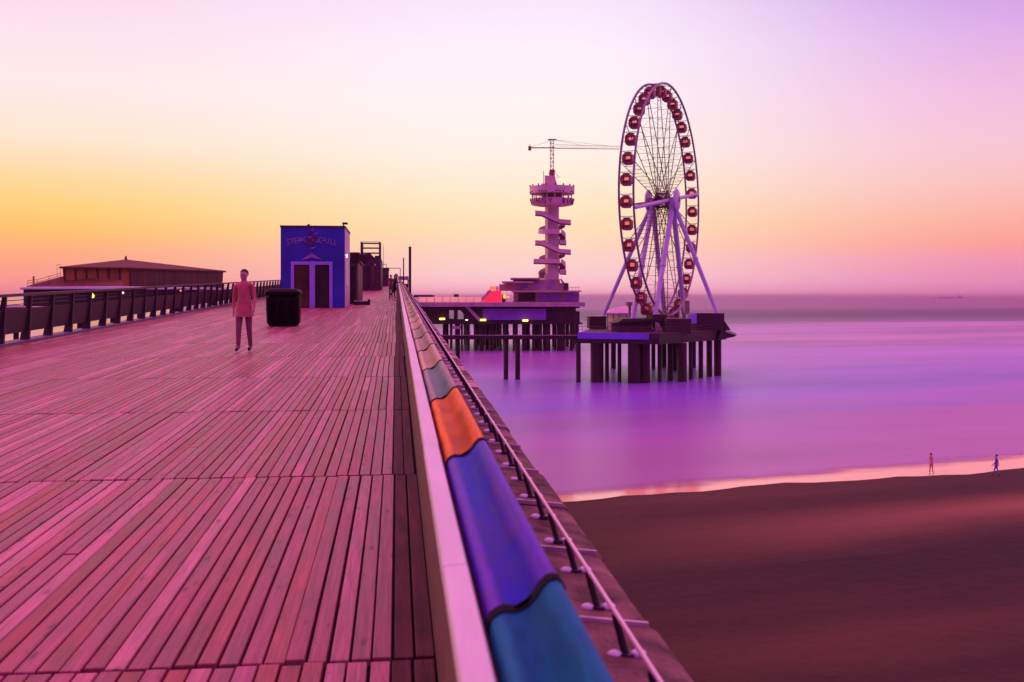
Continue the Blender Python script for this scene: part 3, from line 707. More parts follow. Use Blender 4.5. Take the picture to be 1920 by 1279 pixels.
# ---------------------------------------------------------------- text helper
def text_mesh(s, size, depth=0.0):
    cu = bpy.data.curves.new('t', 'FONT'); cu.body = s; cu.size = size; cu.extrude = depth; cu.align_x = 'CENTER'; cu.resolution_u = 3
    ob = bpy.data.objects.new('t', cu); col.objects.link(ob)
    dg = bpy.context.evaluated_depsgraph_get(); me = bpy.data.meshes.new_from_object(ob.evaluated_get(dg))
    vs = [tuple(v.co) for v in me.vertices]; fs = [tuple(p.vertices) for p in me.polygons]
    col.objects.unlink(ob); bpy.data.objects.remove(ob); bpy.data.curves.remove(cu); bpy.data.meshes.remove(me)
    return vs, fs

# ---------------------------------------------------------------- blue kiosk
KD = 50.2
kx0, kx1 = -5.66, -2.55
ky0 = (KD - kx0 * SP) / CP; ky1 = ky0 + 5.4
kz = zdeck(ky0) - 0.0; kt = kz + 3.96
ki = thing('blue_kiosk', (kx0, ky0, kz), 'blue painted kiosk on the planks with a faded arched sign and two dark doorways', 'kiosk')
b = MB()
# front wall built round the two openings
dl = lambda px: kx0 + (px - 526) / (646 - 526) * (kx1 - kx0)
dz_ = lambda py: kz + (578 - py) / 155.0 * 4.06
xa, xb, xc, xd = dl(551), dl(580), dl(590), dl(617)
zo = dz_(497)
b.box(kx0, xa, ky0, ky0 + .12, kz, kt); b.box(xa, xb, ky0, ky0 + .12, zo, kt); b.box(xb, xc, ky0, ky0 + .12, kz, kt)
b.box(xc, xd, ky0, ky0 + .12, zo, kt); b.box(xd, kx1, ky0, ky0 + .12, kz, kt)
b.build('front_wall', M['blue'], ki)
b = MB(); b.box(kx0, kx0 + .1, ky0 + .122, ky1, kz - .1, kt); b.box(kx0 + .102, kx1 - .102, ky1 - .1, ky1, kz - .1, kt); b.build('back_wall', M['maroon'], ki)
b = MB(); b.box(kx1 - .1, kx1, ky0 + .122, ky1, kz - .1, kt); b.build('side_wall', M['palewall'], ki)
b = MB(); b.box(kx1 + .002, kx1 + .03, ky0 + .9, ky0 + 2.9, kz + 1.1, kz + 2.4); b.build('side_hatch', M['white'], ki)
b = MB(); b.tube((kx1 + .07, ky0 + .6, kz + 2.5), (kx1 + .07, ky0 + .6, kz + 2.66), .035, .05, 10); b.build('side_lamp', M['lampw'], ki)
b = MB(); b.box(kx0 - .03, kx1 + .03, ky0 - .03, ky1 + .02, kt + .002, kt + .09); b.build('roof', M['maroon'], ki)
b = MB(); b.box(kx0 + 1.28, kx0 + 1.40, ky0 + .05, ky0 + .2, kt + .092, kt + .16); b.build('roof_fitting', M['dark'], ki)
b = MB(); b.box(kx1 - .1, kx1 - .04, ky0 + .02, ky0 + .1, kt + .092, kt + .25); b.box(kx1 - .12, kx1 + .14, ky0 + .0, ky0 + .12, kt + .16, kt + .26); b.build('flood_light', M['dark'], ki)
b = MB()
fw = .10
b.box(xa - fw - .05, xa, ky0 - .05, ky0 - .002, kz, zo + .16); b.box(xd, xd + fw + .05, ky0 - .05, ky0 - .002, kz, zo + .16)
b.box(xa + .001, xd - .001, ky0 - .05, ky0 - .002, zo, zo + .16); b.box(xb, xc, ky0 - .05, ky0 - .002, kz, zo - .002)
b.build('door_frame', M['frame'], ki)
M['doortint'] = mat('brown_doorway', (0.10, 0.045, 0.012), 0.35, var=0.5, scale=1.2)
for (a0, a1, mm) in ((xa, xb, M['doortint']), (xc, xd, M['doordark'])):
    db = MB(); db.box(a0 + .002, a1 - .002, ky0 + .08, ky0 + .115, kz + .01, zo - .002); d = db.build('door', mm, ki)
    db = MB(); db.tube((a1 - .1, ky0 + .04, kz + 1.0), (a1 - .1, ky0 + .04, kz + 1.35), .015, None, 8); db.build('handle', M['dark'], d)
# arched sign
cx = dl(584); cz = dz_(455)
def arch_text(mb, s, x_from, x_to, size, mi=0):
    n = len(s)
    for i, ch in enumerate(s):
        x = x_from + (x_to - x_from) * (i / (n - 1) if n > 1 else .5)
        vs, fs = text_mesh(ch, size, 0.006)
        u = (x - cx) / 1.2
        dz = -0.16 * u * u; an = -0.27 * u
        mb.add([(x + v[0] * math.cos(an) - v[1] * math.sin(an), ky0 - .012 - v[2], cz + dz + v[0] * math.sin(an) + v[1] * math.cos(an)) for v in vs], fs, mi)
b = MB(); arch_text(b, 'STEAK', cx - 1.1, cx - .36, .42); arch_text(b, 'GRILL', cx + .44, cx + 1.12, .40); b.build('sign_lettering', M['sign1'], ki)
b = MB()
em = [(-.36, -.22), (-.30, .1), (-.22, .42), (-.12, .62), (-.02, .68), (.06, .58), (.04, .44), (-.06, .3), (.0, .2), (.1, .3), (.24, .4), (.36, .34), (.33, .2), (.2, .12), (.12, -.05), (.2, -.2), (.0, -.26), (-.2, -.28)]
b.prism([(cx + x * .8, ky0 - .006, cz + z * .8 + .05) for x, z in em], (0, -.012, 0)); b.build('sign_emblem', M['sign2'], ki)
b = MB()
for (x, z, w) in ((0.02, .60, .09), (.2, .42, .12), (-.1, .24, .1), (.06, .1, .06), (.26, .02, .08), (.02, -.3, .16)):
    b.prism([(cx + x - w, ky0 - .019, cz + z), (cx + x - w * .2, ky0 - .019, cz + z + .03), (cx + x + w, ky0 - .019, cz + z + .07), (cx + x + w * .3, ky0 - .019, cz + z - .01)], (0, -.008, 0))
b.build('sign_highlight', M['sign3'], ki)
b = MB(); b.prism([(cx - .5, ky0 - .004, cz - .86), (cx, ky0 - .004, cz - .52), (cx + .5, ky0 - .004, cz - .86), (cx, ky0 - .004, cz - .74)], (0, -.008, 0)); b.build('sign_chevron', M['sign1'], ki)

# ---------------------------------------------------------------- litter bin
bd = 33.0; bx = -3.62; by = (bd - bx * SP) / CP; bz = zdeck(by)
bi = thing('litter_bin', (bx, by, bz), 'bulky black litter bin standing on the planks in front of the blue kiosk', 'bin')
def rrect(hx, hy, r, n=5):
    out = []
    for qx, qy, a0 in ((hx - r, hy - r, 0), (-hx + r, hy - r, 90), (-hx + r, -hy + r, 180), (hx - r, -hy + r, 270)):
        for i in range(n + 1):
            a = R(a0 + 90 * i / n); out.append((qx + r * math.cos(a), qy + r * math.sin(a)))
    return out
b = MB()
lay = [(0.44, 0.02), (0.5, 0.12), (0.52, 0.6), (0.53, 0.95)]
ring = []
pts = []
for hw, z in lay: pts.append([(bx + x, by + y, bz + z) for x, y in rrect(hw, hw * .9, .14)])
n = len(pts[0]); vs = [p for r_ in pts for p in r_]
fs = [(k * n + i, k * n + (i + 1) % n, (k + 1) * n + (i + 1) % n, (k + 1) * n + i) for k in range(len(lay) - 1) for i in range(n)] + [tuple(range(n - 1, -1, -1)), tuple((len(lay) - 1) * n + i for i in range(n))]
b.add(vs, fs); b.build('bin_body', M['bin'], bi, 40)
b = MB()
for i in (-1, 0, 1): b.box(bx + i * .3 - .09, bx + i * .3 + .09, by - .492, by - .478, bz + .2, bz + .8)
b.build('bin_slats', M['seam'], bi)
b = MB()
lay = [(0.50, 1.0), (0.56, 1.02), (0.56, 1.1), (0.48, 1.18), (0.3, 1.21)]
pts = [[(bx + x, by + y, bz + z) for x, y in rrect(hw, hw * .92, .14)] for hw, z in lay]
vs = [p for r_ in pts for p in r_]
fs = [(k * n + i, k * n + (i + 1) % n, (k + 1) * n + (i + 1) % n, (k + 1) * n + i) for k in range(len(lay) - 1) for i in range(n)] + [tuple(range(n - 1, -1, -1)), tuple((len(lay) - 1) * n + i for i in range(n))]
b.add(vs, fs); b.build('bin_lid', M['bin'], bi, 40)
b = MB(); b.box(bx - .42, bx + .42, by - .38, by + .38, bz + .95, bz + 1.0); b.build('bin_slot', M['seam'], bi)
for sx in (-1, 1):
    b = MB(); b.box(bx + sx * .3 - .06, bx + sx * .3 + .06, by - .3, by + .3, bz - .01, bz + .02); b.build('foot', M['dark'], bi)

# ---------------------------------------------------------------- things along the promenade behind the kiosk
def XY(px, D):
    p = P(px, 555, D); return p.x, p.y
x1_, y1_ = XY(671, 57.3)
z0 = zdeck(y1_)
t = thing('dark_stall', (-3.6, y1_, z0), 'dark shuttered stall just behind the blue kiosk, narrow front showing', 'stall')
b = MB(); b.box(-5.6, -2.75, y1_, y1_ + 8, z0 - .2, z0 + 2.6); b.build('wall', M['maroon'], t)
b = MB(); b.box(-2.74, x1_, y1_, y1_ + 8, z0 - .2, z0 + 2.35); b.build('front_extension', M['brownwall'], t)
b = MB(); b.hexa([(-5.7, y1_ - .1, z0 + 2.61), (-2.74, y1_ - .1, z0 + 2.61), (-2.74, y1_ + 8.1, z0 + 2.61), (-5.7, y1_ + 8.1, z0 + 2.61), (-5.7, y1_ - .1, z0 + 2.95), (-2.74, y1_ - .1, z0 + 2.72), (-2.74, y1_ + 8.1, z0 + 2.72), (-5.7, y1_ + 8.1, z0 + 2.95)]); rf = b.build('roof', M['dark'], t)
b = MB(); b.hexa([(-2.735, y1_ - .12, z0 + 2.36), (x1_ + .1, y1_ - .12, z0 + 2.36), (x1_ + .1, y1_ + 8, z0 + 2.36), (-2.735, y1_ + 8, z0 + 2.36), (-2.735, y1_ - .12, z0 + 2.68), (x1_ + .1, y1_ - .12, z0 + 2.42), (x1_ + .1, y1_ + 8, z0 + 2.42), (-2.735, y1_ + 8, z0 + 2.68)]); b.build('lean_to_roof', M['dark'], t)
b = MB(); b.hexa([(-4.4, y1_ + 1, z0 + 2.96), (-2.75, y1_ + 1, z0 + 2.96), (-2.75, y1_ + 3, z0 + 2.96), (-4.4, y1_ + 3, z0 + 2.96), (-4.4, y1_ + 1, z0 + 3.95), (-2.9, y1_ + 1, z0 + 3.7), (-2.75, y1_ + 3, z0 + 3.5), (-4.4, y1_ + 3, z0 + 3.95)]); b.build('chimney_box', M['steel'], t)
b = MB(); b.box(-2.62, x1_ - .12, y1_ - .03, y1_ - .002, z0 + .05, z0 + 2.1); b.build('shutter', M['dark'], t)

xa_, ya_ = XY(664, 55.3); xb_, yb_ = XY(693, 55.3); z0 = zdeck(yb_)
t = thing('low_plinth', (xa_, yb_, z0), 'low dark plinth with a paler top at the foot of the dark stall', 'plinth')
b = MB(); b.box(xa_, xb_, yb_, yb_ + 1.4, z0 - .03, z0 + .19); b.build('base', M['dark'], t)
b = MB(); b.box(xa_ - .02, xb_ - .12, yb_ + .12, yb_ + 1.3, z0 + .192, z0 + .225); b.build('top_board', M['rail'], t)
b = MB(); b.box(xb_ - .1, xb_, yb_, yb_ + 1.4, z0 + .192, z0 + .30); b.build('end_block', M['dark'], t)

D = 102.0
sx0, sy0 = XY(671, D); sx1, _ = XY(714, D); z0 = zdeck(sy0)
zz = lambda py: Z(py, D)
t = thing('plant_building', ((sx0 + sx1) / 2, sy0, z0), 'dark red flat building topped by an open steel frame with three crossbars', 'building')
b = MB(); b.box(sx0 - 2.5, sx1, sy0, sy0 + 14, z0 - .3, zz(483)); b.build('wall', M['maroon'], t)
b = MB(); xq = XY(702, D)[0]; xw = XY(711, D)[0]
b.hexa([(sx0 - 2.6, sy0 - .1, zz(483) + .003), (xq, sy0 - .1, zz(483) + .003), (xq, sy0 + 14, zz(483) + .003), (sx0 - 2.6, sy0 + 14, zz(483) + .003),
        (sx0 - 2.6, sy0 - .1, zz(478)), (XY(695, D)[0], sy0 - .1, zz(476)), (XY(695, D)[0], sy0 + 14, zz(476)), (sx0 - 2.6, sy0 + 14, zz(478))]); b.build('roof', M['steel'], t)
b = MB(); b.box(XY(702, D)[0] + .02, xw, sy0 + .6, sy0 + 3, zz(483) + .003, zz(479)); b.build('roof_unit', M['dark'], t)
fx0, fx1 = XY(677.5, D)[0], XY(712, D)[0]
for x in (fx0, fx1):
    for dy in (0.25, 3.2):
        b = MB(); b.box(x - .09, x + .09, sy0 + dy - .09, sy0 + dy + .09, zz(483) - .3, zz(453)); b.build('frame_post', M['steel'], t)
for py in (456, 465, 474.5):
    b = MB(); b.box(fx0 + .092, fx1 - .092, sy0 + .18, sy0 + .32, zz(py) - .07, zz(py) + .07); b.build('crossbar', M['steel'], t)
b = MB(); b.box(fx0 + .1, fx1 - .1, sy0 + .2, sy0 + .26, zz(453), zz(453) + .03)
for q in range(5): x = fx0 + .2 + q * (fx1 - fx0 - .4) / 4; b.box(x - .03, x + .05, sy0 + .19, sy0 + .27, zz(455) + .1, zz(453) - .005)
b.build('guard_rail', M['steel'], t)
b = MB(); xm = XY(718.5, D)[0]; b.tube((xm, sy0 + 2, zz(505)), (xm, sy0 + 2, zz(457)), .025, .02, 6); b.build('mast', M['steel'], t)
for (p0, p1, y0_, y1_2) in ((674, 681, 503, 545), (688, 693, 500, 540), (697, 701, 500, 530)):
    b = MB(); b.box(XY(p0, D)[0], XY(p1, D)[0], sy0 - .03, sy0 - .003, max(z0, zz(y1_2)), zz(y0_)); b.build('shutter', M['dark'] if p0 < 690 else M['brownwall'], t)
b = MB(); b.box(XY(701.5, D)[0], XY(704.5, D)[0], sy0 - .03, sy0 - .003, zz(498), zz(495)); b.build('window', M['palewall'], t)
b = MB(); b.box(XY(660, D)[0], XY(678, D)[0], sy0 - 6, sy0 - .2, zz(480), zz(478)); b.box(XY(661, D)[0], XY(664, D)[0], sy0 - 6, sy0 - 5.8, z0 - .2, zz(480) - .003); b.box(XY(676, D)[0], XY(678, D)[0], sy0 - 6, sy0 - 5.8, z0 - .2, zz(480) - .003)
b.build('canopy', M['steel'], t)

D = 136.0; sx0, sy0 = XY(700, D); sx1, _ = XY(728, D); z0 = zdeck(sy0); zz = lambda py: Z(py, D)
t = thing('low_booth', ((sx0 + sx1) / 2, sy0, z0), 'low dark booth beyond the framed building, a small rail on its roof', 'booth')
b = MB(); b.box(sx0 - 2, sx1, sy0, sy0 + 12, z0 - .3, zz(504)); b.build('wall', M['maroon'], t)
b = MB(); b.box(sx0 - 2.1, sx1 + .08, sy0 - .1, sy0 + 12.1, zz(504) + .003, zz(502)); b.build('roof', M['steel'], t)
b = MB(); xa_, xb_ = XY(714, D)[0], XY(725, D)[0]
b.box(xa_, xb_, sy0 + .2, sy0 + .28, zz(496), zz(495)); b.box(xa_, xa_ + .06, sy0 + .2, sy0 + .28, zz(502) + .003, zz(496) - .002); b.box(xb_ - .06, xb_, sy0 + .2, sy0 + .28, zz(502) + .003, zz(496) - .002)
b.build('roof_rail', M['steel'], t)
b = MB(); b.box(sx1 + .003, sx1 + .03, sy0 + 1, sy0 + 9, z0 + .9, z0 + 1.9); b.build('shutter', M['brownwall'], t)

D = 163.0; gx0, gy0 = XY(726, D); gx1, _ = XY(750.5, D); z0 = zdeck(gy0); zt = Z(503.5, D)
t = thing('gate_frame', ((gx0 + gx1) / 2, gy0, z0), 'thin rectangular gate frame standing across the far promenade', 'gate')
for x in (gx0, gx1):
    b = MB(); b.box(x - .05, x + .05, gy0 - .05, gy0 + .05, z0 - .05, zt - .002); b.build('post', M['steel'], t)
b = MB(); b.box(gx0 - .05, gx1 + .05, gy0 - .05, gy0 + .05, zt, zt + .1); b.build('lintel', M['steel'], t)

D = 205.0; gx0, gy0 = XY(738, D); gx1, _ = XY(766, D); z0 = zdeck(gy0)
t = thing('pier_end_shelter', ((gx0 + gx1) / 2, gy0, z0), 'flat roofed shelter at the far end of the promenade behind the edge posts', 'shelter')
b = MB(); b.box(gx0, gx1, gy0, gy0 + 8, Z(524, D), Z(518, D)); b.build('roof', M['hall'], t)
for px in (739, 748, 757, 765):
    b = MB(); x = XY(px, D)[0]; b.box(x - .12, x + .12, gy0 + .3, gy0 + .54, z0 - 1, Z(524, D) - .003); b.build('post', M['steel'], t)
b = MB(); b.box(XY(757.3, D)[0], gx1, gy0 + .6, gy0 + 8, z0 - 2.5, Z(532, D)); b.build('parapet', M['brownwall'], t)
b = MB(); b.box(gx0, gx0 + .9, gy0 + 1, gy0 + 3, Z(518, D) + .003, Z(516, D)); b.build('roof_unit', M['dark'], t)

# ---------------------------------------------------------------- pavilion over the water on the left
DA, DB, DC = 132.0, 135.5, 154.0
ze = 18.05
def onz(px, D, z): return Cw((px - 960) / F * D, D, z)
pav = thing('pavilion', onz(240, 138, 0), 'broad low pavilion on piles left of the pier with a hipped dark red roof', 'pavilion')
Aq, Bq, Cq = onz(111, DA, ze), onz(243, DB, ze), onz(424, DC, ze); Dq = Aq + Cq - Bq + AF * 14
apex = onz(236, 143, Z(486.5, 143))
def scaled(f, z):
    c = (Aq + Bq + Cq + Dq) / 4
    return [Vector(((p - c).x * f + c.x, (p - c).y * f + c.y, z)) for p in (Aq, Bq, Cq, Dq)]
b = MB()
e0 = [p.copy() for p in (Aq, Bq, Cq, Dq)]; e1 = [p + Vector((0, 0, .22)) for p in e0]
b.add(e0 + e1 + [apex], [(3, 2, 1, 0), (0, 1, 5, 4), (1, 2, 6, 5), (2, 3, 7, 6), (3, 0, 4, 7), (4, 5, 8), (5, 6, 8), (6, 7, 8), (7, 4, 8)])
rf = b.build('roof', M['pavroof'], pav)
b = MB(); b.tube(apex + Vector((0, 0, -.1)), apex + Vector((0, 0, .5)), .22, .08, 8); b.build('finial', M['steel'], rf)
zl = Z(539, 127)
w = scaled(0.955, ze - .003); wb = scaled(0.94, zl + .01)
b = MB(); b.add([wb[0], wb[1], w[1], w[0], wb[0] + AF * .3, wb[1] + AF * .3, w[1] + AF * .3, w[0] + AF * .3], [(0, 1, 2, 3), (7, 6, 5, 4), (0, 4, 5, 1), (3, 2, 6, 7), (0, 3, 7, 4), (1, 5, 6, 2)]); b.build('boarded_wall', M['pavwood'], pav)
b = MB()
o_ = AF * .32
b.hexa([wb[0] + o_, wb[1] + o_ * 1.05 + AR * .02, wb[2], wb[3], w[0] + o_, w[1] + o_ * 1.05 + AR * .02, w[2], w[3]]); b.build('dark_wall', M['pavdark'], pav)
for q in range(7):
    f = q / 6
    pb = MB(); p = wb[0].lerp(wb[1], f) - AF * .14; p2 = w[0].lerp(w[1], f) - AF * .14
    pb.tube(p, p2, .13, .13, 6); pb.build('wall_post', M['pavdark'], pav)
# terrace storey below
tz = zl
terr = [onz(38, 131, tz), onz(235, 124, tz), onz(428, 147, tz), onz(330, 185, tz), onz(120, 178, tz)]
b = MB(); b.prism([p - Vector((0, 0, .25)) for p in terr], (0, 0, .25)); tr_ = b.build('terrace_roof', M['pavroof'], pav)
b = MB()
for i in range(2):
    p, q = terr[i], terr[i + 1]; d = (q - p).normalized(); nrm = Vector((d.y, -d.x, 0))
    b.hexa([p + nrm * .05 - AZ * .2, q + nrm * .05 - AZ * .2, q + nrm * .02 - AZ * .2, p + nrm * .02 - AZ * .2, p + nrm * .05 + AZ * .04, q + nrm * .05 + AZ * .04, q - nrm * .5 + AZ * .10, p - nrm * .5 + AZ * .10])
b.build('edge_strip', M['white'], tr_)
zb_ = Z(587, 127)
low = [onz(44, 132, zb_), onz(228, 126, zb_), onz(272, 131, zb_), onz(250, 170, zb_), onz(120, 170, zb_)]
b = MB(); b.prism(low, (0, 0, tz - .26 - zb_)); b.build('lower_wall', M['halldark'], pav)
rt = [onz(270, 133, Z(562, 133)), onz(425, 149, Z(562, 133)), onz(330, 180, Z(562, 133)), onz(255, 168, Z(562, 133))]
b = MB(); b.prism(rt, (0, 0, tz - .26 - Z(562, 133))); b.build('right_wall', M['halldark'], pav)
b = MB(); b.prism([onz(-60, 128, Z(577, 128)), onz(60, 127, Z(577, 128)), onz(140, 123, Z(577, 128)), onz(130, 140, Z(577, 128)), onz(-60, 150, Z(577, 128))], (0, 0, .18)); b.build('lower_ledge', M['pavdark'], pav)
b = MB(); b.tube(onz(-60, 127.9, Z(577, 128) + .1), onz(59, 126.9, Z(577, 128) + .1), .11, None, 6); b.tube(onz(59, 126.9, Z(577, 128) + .1), onz(139, 122.9, Z(577, 128) + .1), .09, None, 6); b.build('ledge_trim', M['white'], pav)
b = MB(); b.prism([onz(-60, 129, Z(597, 128)), onz(130, 124.5, Z(597, 128)), onz(125, 140, Z(597, 128)), onz(-60, 150, Z(597, 128))], (0, 0, Z(577, 128) - Z(597, 128) - .003)); b.build('lower_deck_wall', M['pavdark'], pav)
# lean-to roof slopes beside the hall
b = MB(); b.add([onz(47, 131, tz + .05), onz(116, 131, tz + .05), onz(230, 128, tz + .05), onz(230, 134, tz + 1.0), onz(116, 134, tz + 1.5), onz(58, 135, tz + .45),
                 onz(47, 132.5, tz + .03), onz(116, 133.5, tz + .03), onz(230, 135, tz + .03)],
                [(0, 1, 4, 5), (1, 2, 3, 4), (0, 5, 6), (5, 4, 7, 6), (4, 3, 8, 7), (3, 2, 8), (0, 6, 7, 1), (1, 7, 8, 2)]); b.build('lean_to_roof', M['pavroof'], pav)
b = MB()
b.tube(onz(63, 131, tz), onz(63, 131, Z(518, 131)), .12, .12, 8)
b.build('flue', M['pavwood'], pav)
b = MB()
b.path([onz(52, 131.5, tz + .9), onz(70, 131.5, tz + 1.05), onz(114, 133, tz + 1.9)], .03, 5); b.path([onz(52, 131.5, tz + .6), onz(70, 131.5, tz + .72), onz(114, 133, tz + 1.6)], .03, 5)
for px, h in ((52, .9), (70, 1.05), (92, 1.5), (114, 1.9)): b.tube(onz(px, 131.6, tz), onz(px, 131.6, tz + h), .03, None, 5)
b.path([onz(107, 133, tz + 1.5), onz(107, 133, tz + 3.0), onz(113, 133, tz + 3.0), onz(113, 133, tz + 1.9)], .025, 5)
b.build('stair_rail', M['pavdark'], pav)
for (px, D) in ((30, 136), (90, 132), (150, 130), (212, 129), (262, 136), (330, 150), (400, 154)):
    pb = MB(); pb.tube(onz(px, D, -2), onz(px, D, Z(597, 128) if px < 120 else zb_ if px < 290 else Z(562, 133)), .35, None, 10); pb.build('pile', M['pile'], pav, 40)
for (px, py, rx, rz, mm, lab) in ((171, 555, .38, .33, 'lampg', 'lime green round lamp glowing on the pavilion wall, largest of its lamps'),
                              (229.5, 549, .22, .13, 'lampw', 'small pale lamp on the pavilion beneath its roof corner'),
                              (339, 545.5, .16, .11, 'lampo', 'small amber lamp on the pavilion wall, left of a dimmer one'),
                              (372, 546, .16, .09, 'lampo', 'small amber lamp on the pavilion wall nearest the railing fins')):
    D = 122.0 if px < 260 else 134.0 if px < 350 else 138
    c = P(px, py, D)
    t = thing('wall_lamp', c, lab, 'lamp', 'lamps on the pavilion')
    mb = MB(); mb.ball(c, rx, .12, rz, 14); mb.build('lens', M[mm], t, 60)
    mb = MB(); mb.tube(c + AF * .1, c + AF * (3.6 if px < 260 else 2.5), .05, None, 6); mb.build('arm', M['dark'], t)

# ---------------------------------------------------------------- island platform with the halls
isl = thing('island_platform', Cw(2, 285, 0), 'wide dark pier platform on many piles carrying the tower and its halls', 'platform')
ID = 270.0
zd = Z(567, ID)
b = MB(); b.cbox(779, 1097, 567, 575, ID - 2, ID + 46); b.build('deck_slab', M['hallroof'], isl)
b = MB(); b.cbox(1000, 1080, 575.3, 605, ID + .5, ID + 40); b.build('dark_wall', M['halldark'], isl)
b = MB(); b.cbox(903, 1000, 575.3, 605, ID + .5, ID + 40); b.build('side_wall', M['halldark'], isl)
b = MB(); b.cbox(905, 1024, 579, 600, ID + .2, ID + .45); b.build('violet_light_patch', M['violettone'], isl)  # patch of violet light drawn as a thin coloured slab
b = MB(); b.cbox(1080.2, 1087, 575.3, 578, ID + .5, ID + 40); b.cbox(1080.2, 1087, 584, 606, ID + .5, ID + 6); b.build('corner_wall', M['halldark'], isl)
b = MB()
b.cbox(776, 841, 575.3, 605, ID + .5, ID + 4); b.cbox(841, 851, 575.3, 582, ID + .5, ID + 4); b.cbox(841, 851, 598, 605, ID + .5, ID + 4)
b.cbox(851, 857, 575.3, 605, ID + .5, ID + 4); b.cbox(857, 869, 575.3, 582, ID + .5, ID + 4); b.cbox(857, 869, 599, 605, ID + .5, ID + 4); b.cbox(869, 903, 575.3, 605, ID + .5, ID + 4)
b.build('link_wall', M['halldark'], isl)
b = MB(); p = P(862, 582, ID + .6); b.prism([P(862.5, 581.5, ID + .6), P(869.5, 581.5, ID + .6), P(869.5, 589, ID + .6)], AF * .5); b.build('brace', M['halldark'], isl)
b = MB(); b.prism([P(872, 575.5, ID - .6), P(880, 575.5, ID - .6), P(903, 600, ID - .6), P(899, 604, ID - .6)], AF * .9); b.build('stair_flight', M['hallroof'], isl)
b = MB(); b.cbox(848, 863, 612, 617, ID - 3, ID + 2); b.build('landing', M['hallroof'], isl)
b = MB(); b.cbox(776, 1092, 605.2, 608, ID - .3, ID + 42); b.build('lower_beam', M['beam'], isl)
random.seed(11)
rowpx = [(833, 6), (846, 5), (856, 6), (866, 4), (878, 6), (892, 4), (903, 9), (921, 8), (938, 6), (946, 4), (965, 8), (983, 9), (1001, 7), (1012, 9), (1026, 12), (1051, 14), (1071, 6), (1082, 5)]
for px, wv in rowpx:
    D = ID + 1.5; mb = MB(); mb.tube(onz(px, D, -2), onz(px, D, Z(608, ID) - .01), wv / 2 / F * D, None, 12); mb.build('pile', M['pile'], isl, 40)
for D in (ID + 12, ID + 24, ID + 36):
    for q in range(14):
        px = 838 + q * 18.5 + random.uniform(-4, 4); wv = random.uniform(4, 8)
        mb = MB(); mb.tube(onz(px, D, -2), onz(px, D, Z(608, ID) - .01), wv / 2 / F * D, None, 8); mb.build('pile', M['pile'], isl, 40)
b = MB(); b.cbox(784, 904, 557, 566.6, ID - 1.6, ID - 1.4); b.build('glass_balustrade', M['balglass'], isl)
for q in range(9):
    px = 785 + q * 14.8
    mb = MB(); mb.cbox(px - .5, px + .5, 556, 567, ID - 1.75, ID - 1.62); mb.build('balustrade_post', M['hallroof'], isl)
for (a0, a1, t0, t1, lab) in ((776, 811, 553, 557.5, 'long flat dark roof box on the platform edge nearest the promenade'), (851, 858, 551.5, 557.5, 'small dark box on the platform between the glass panels')):
    t = thing('roof_box', P((a0 + a1) / 2, 567, ID + 6), lab, 'box')
    mb = MB(); mb.cbox(a0, a1, t0, t1, ID + 5, ID + 12); mb.build('casing', M['halldark'], t)
    mb = MB(); mb.cbox((a0 + a1) / 2 - 2, (a0 + a1) / 2 + 2, t1 + .1, 566.9 , ID + 6, ID + 9); mb.build('plinth', M['halldark'], t)
hall = thing('tiered_hall', onz(1020, 290, zd), 'tiered low hall with stepped flat roofs round the foot of the tower', 'hall')
b = MB(); b.cbox(963, 1086, 548, 566.8, ID + 6, ID + 38); g_ = b.build('ground_storey', M['hall'], hall)
b = MB(); b.cbox(972, 1004, 549.5, 565, ID + 5.8, ID + 5.98); b.build('entrance', M['halldark'], g_)
for bb_ in ((1010, 1050, 551, 564), (1060, 1084, 552, 564)):
    b = MB(); b.cbox(*bb_, ID + 5.8, ID + 5.98); b.build('window', M['violettone'], g_)
b = MB(); b.cbox(959, 1090, 545, 547.8, ID + 3.5, ID + 40); b.build('lower_roof', M['hallroof'], hall)
b = MB(); b.cbox(946, 1066, 530.5, 544.9, ID + 9, ID + 34); g_ = b.build('upper_storey', M['hall'], hall)
for px in (980, 1003, 1025):
    b = MB(); b.cbox(px, px + 9, 533, 540, ID + 8.8, ID + 8.98); b.build('window', M['violettone'], g_)
b = MB(); b.cbox(941, 1000, 527.5, 530.3, ID + 7, ID + 30); b.build('middle_roof', M['hallroof'], hall)
b = MB(); b.cbox(962, 1050, 523.5, 530.2, ID + 10, ID + 30); b.build('top_storey', M['hall'], hall)
b = MB(); b.cbox(957, 1012, 520.8, 523.3, ID + 8, ID + 30); b.build('top_roof', M['hallroof'], hall)
b = MB(); b.prism([P(1050.5, 523, ID + 11), P(1053, 523, ID + 11), P(1063, 536, ID + 11), P(1058, 538, ID + 11)], AF * 2); b.build('stair_flight', M['hallroof'], hall)
b = MB(); b.cbox(1058, 1066, 532, 541, ID + 7, ID + 11); b.build('roof_unit', M['halldark'], hall)
b = MB()
for px in (1067, 1073, 1079, 1085): b.cbox(px, px + .7, 539, 544.9, ID + 5, ID + 5.1)
b.cbox(1066, 1087, 538.2, 539, ID + 4.95, ID + 5.12); b.build('roof_rail', M['hallroof'], hall)
b = MB(); b.cbox(936, 946, 533, 545, ID + 9, ID + 20); b.build('annex', M['hall'], hall)
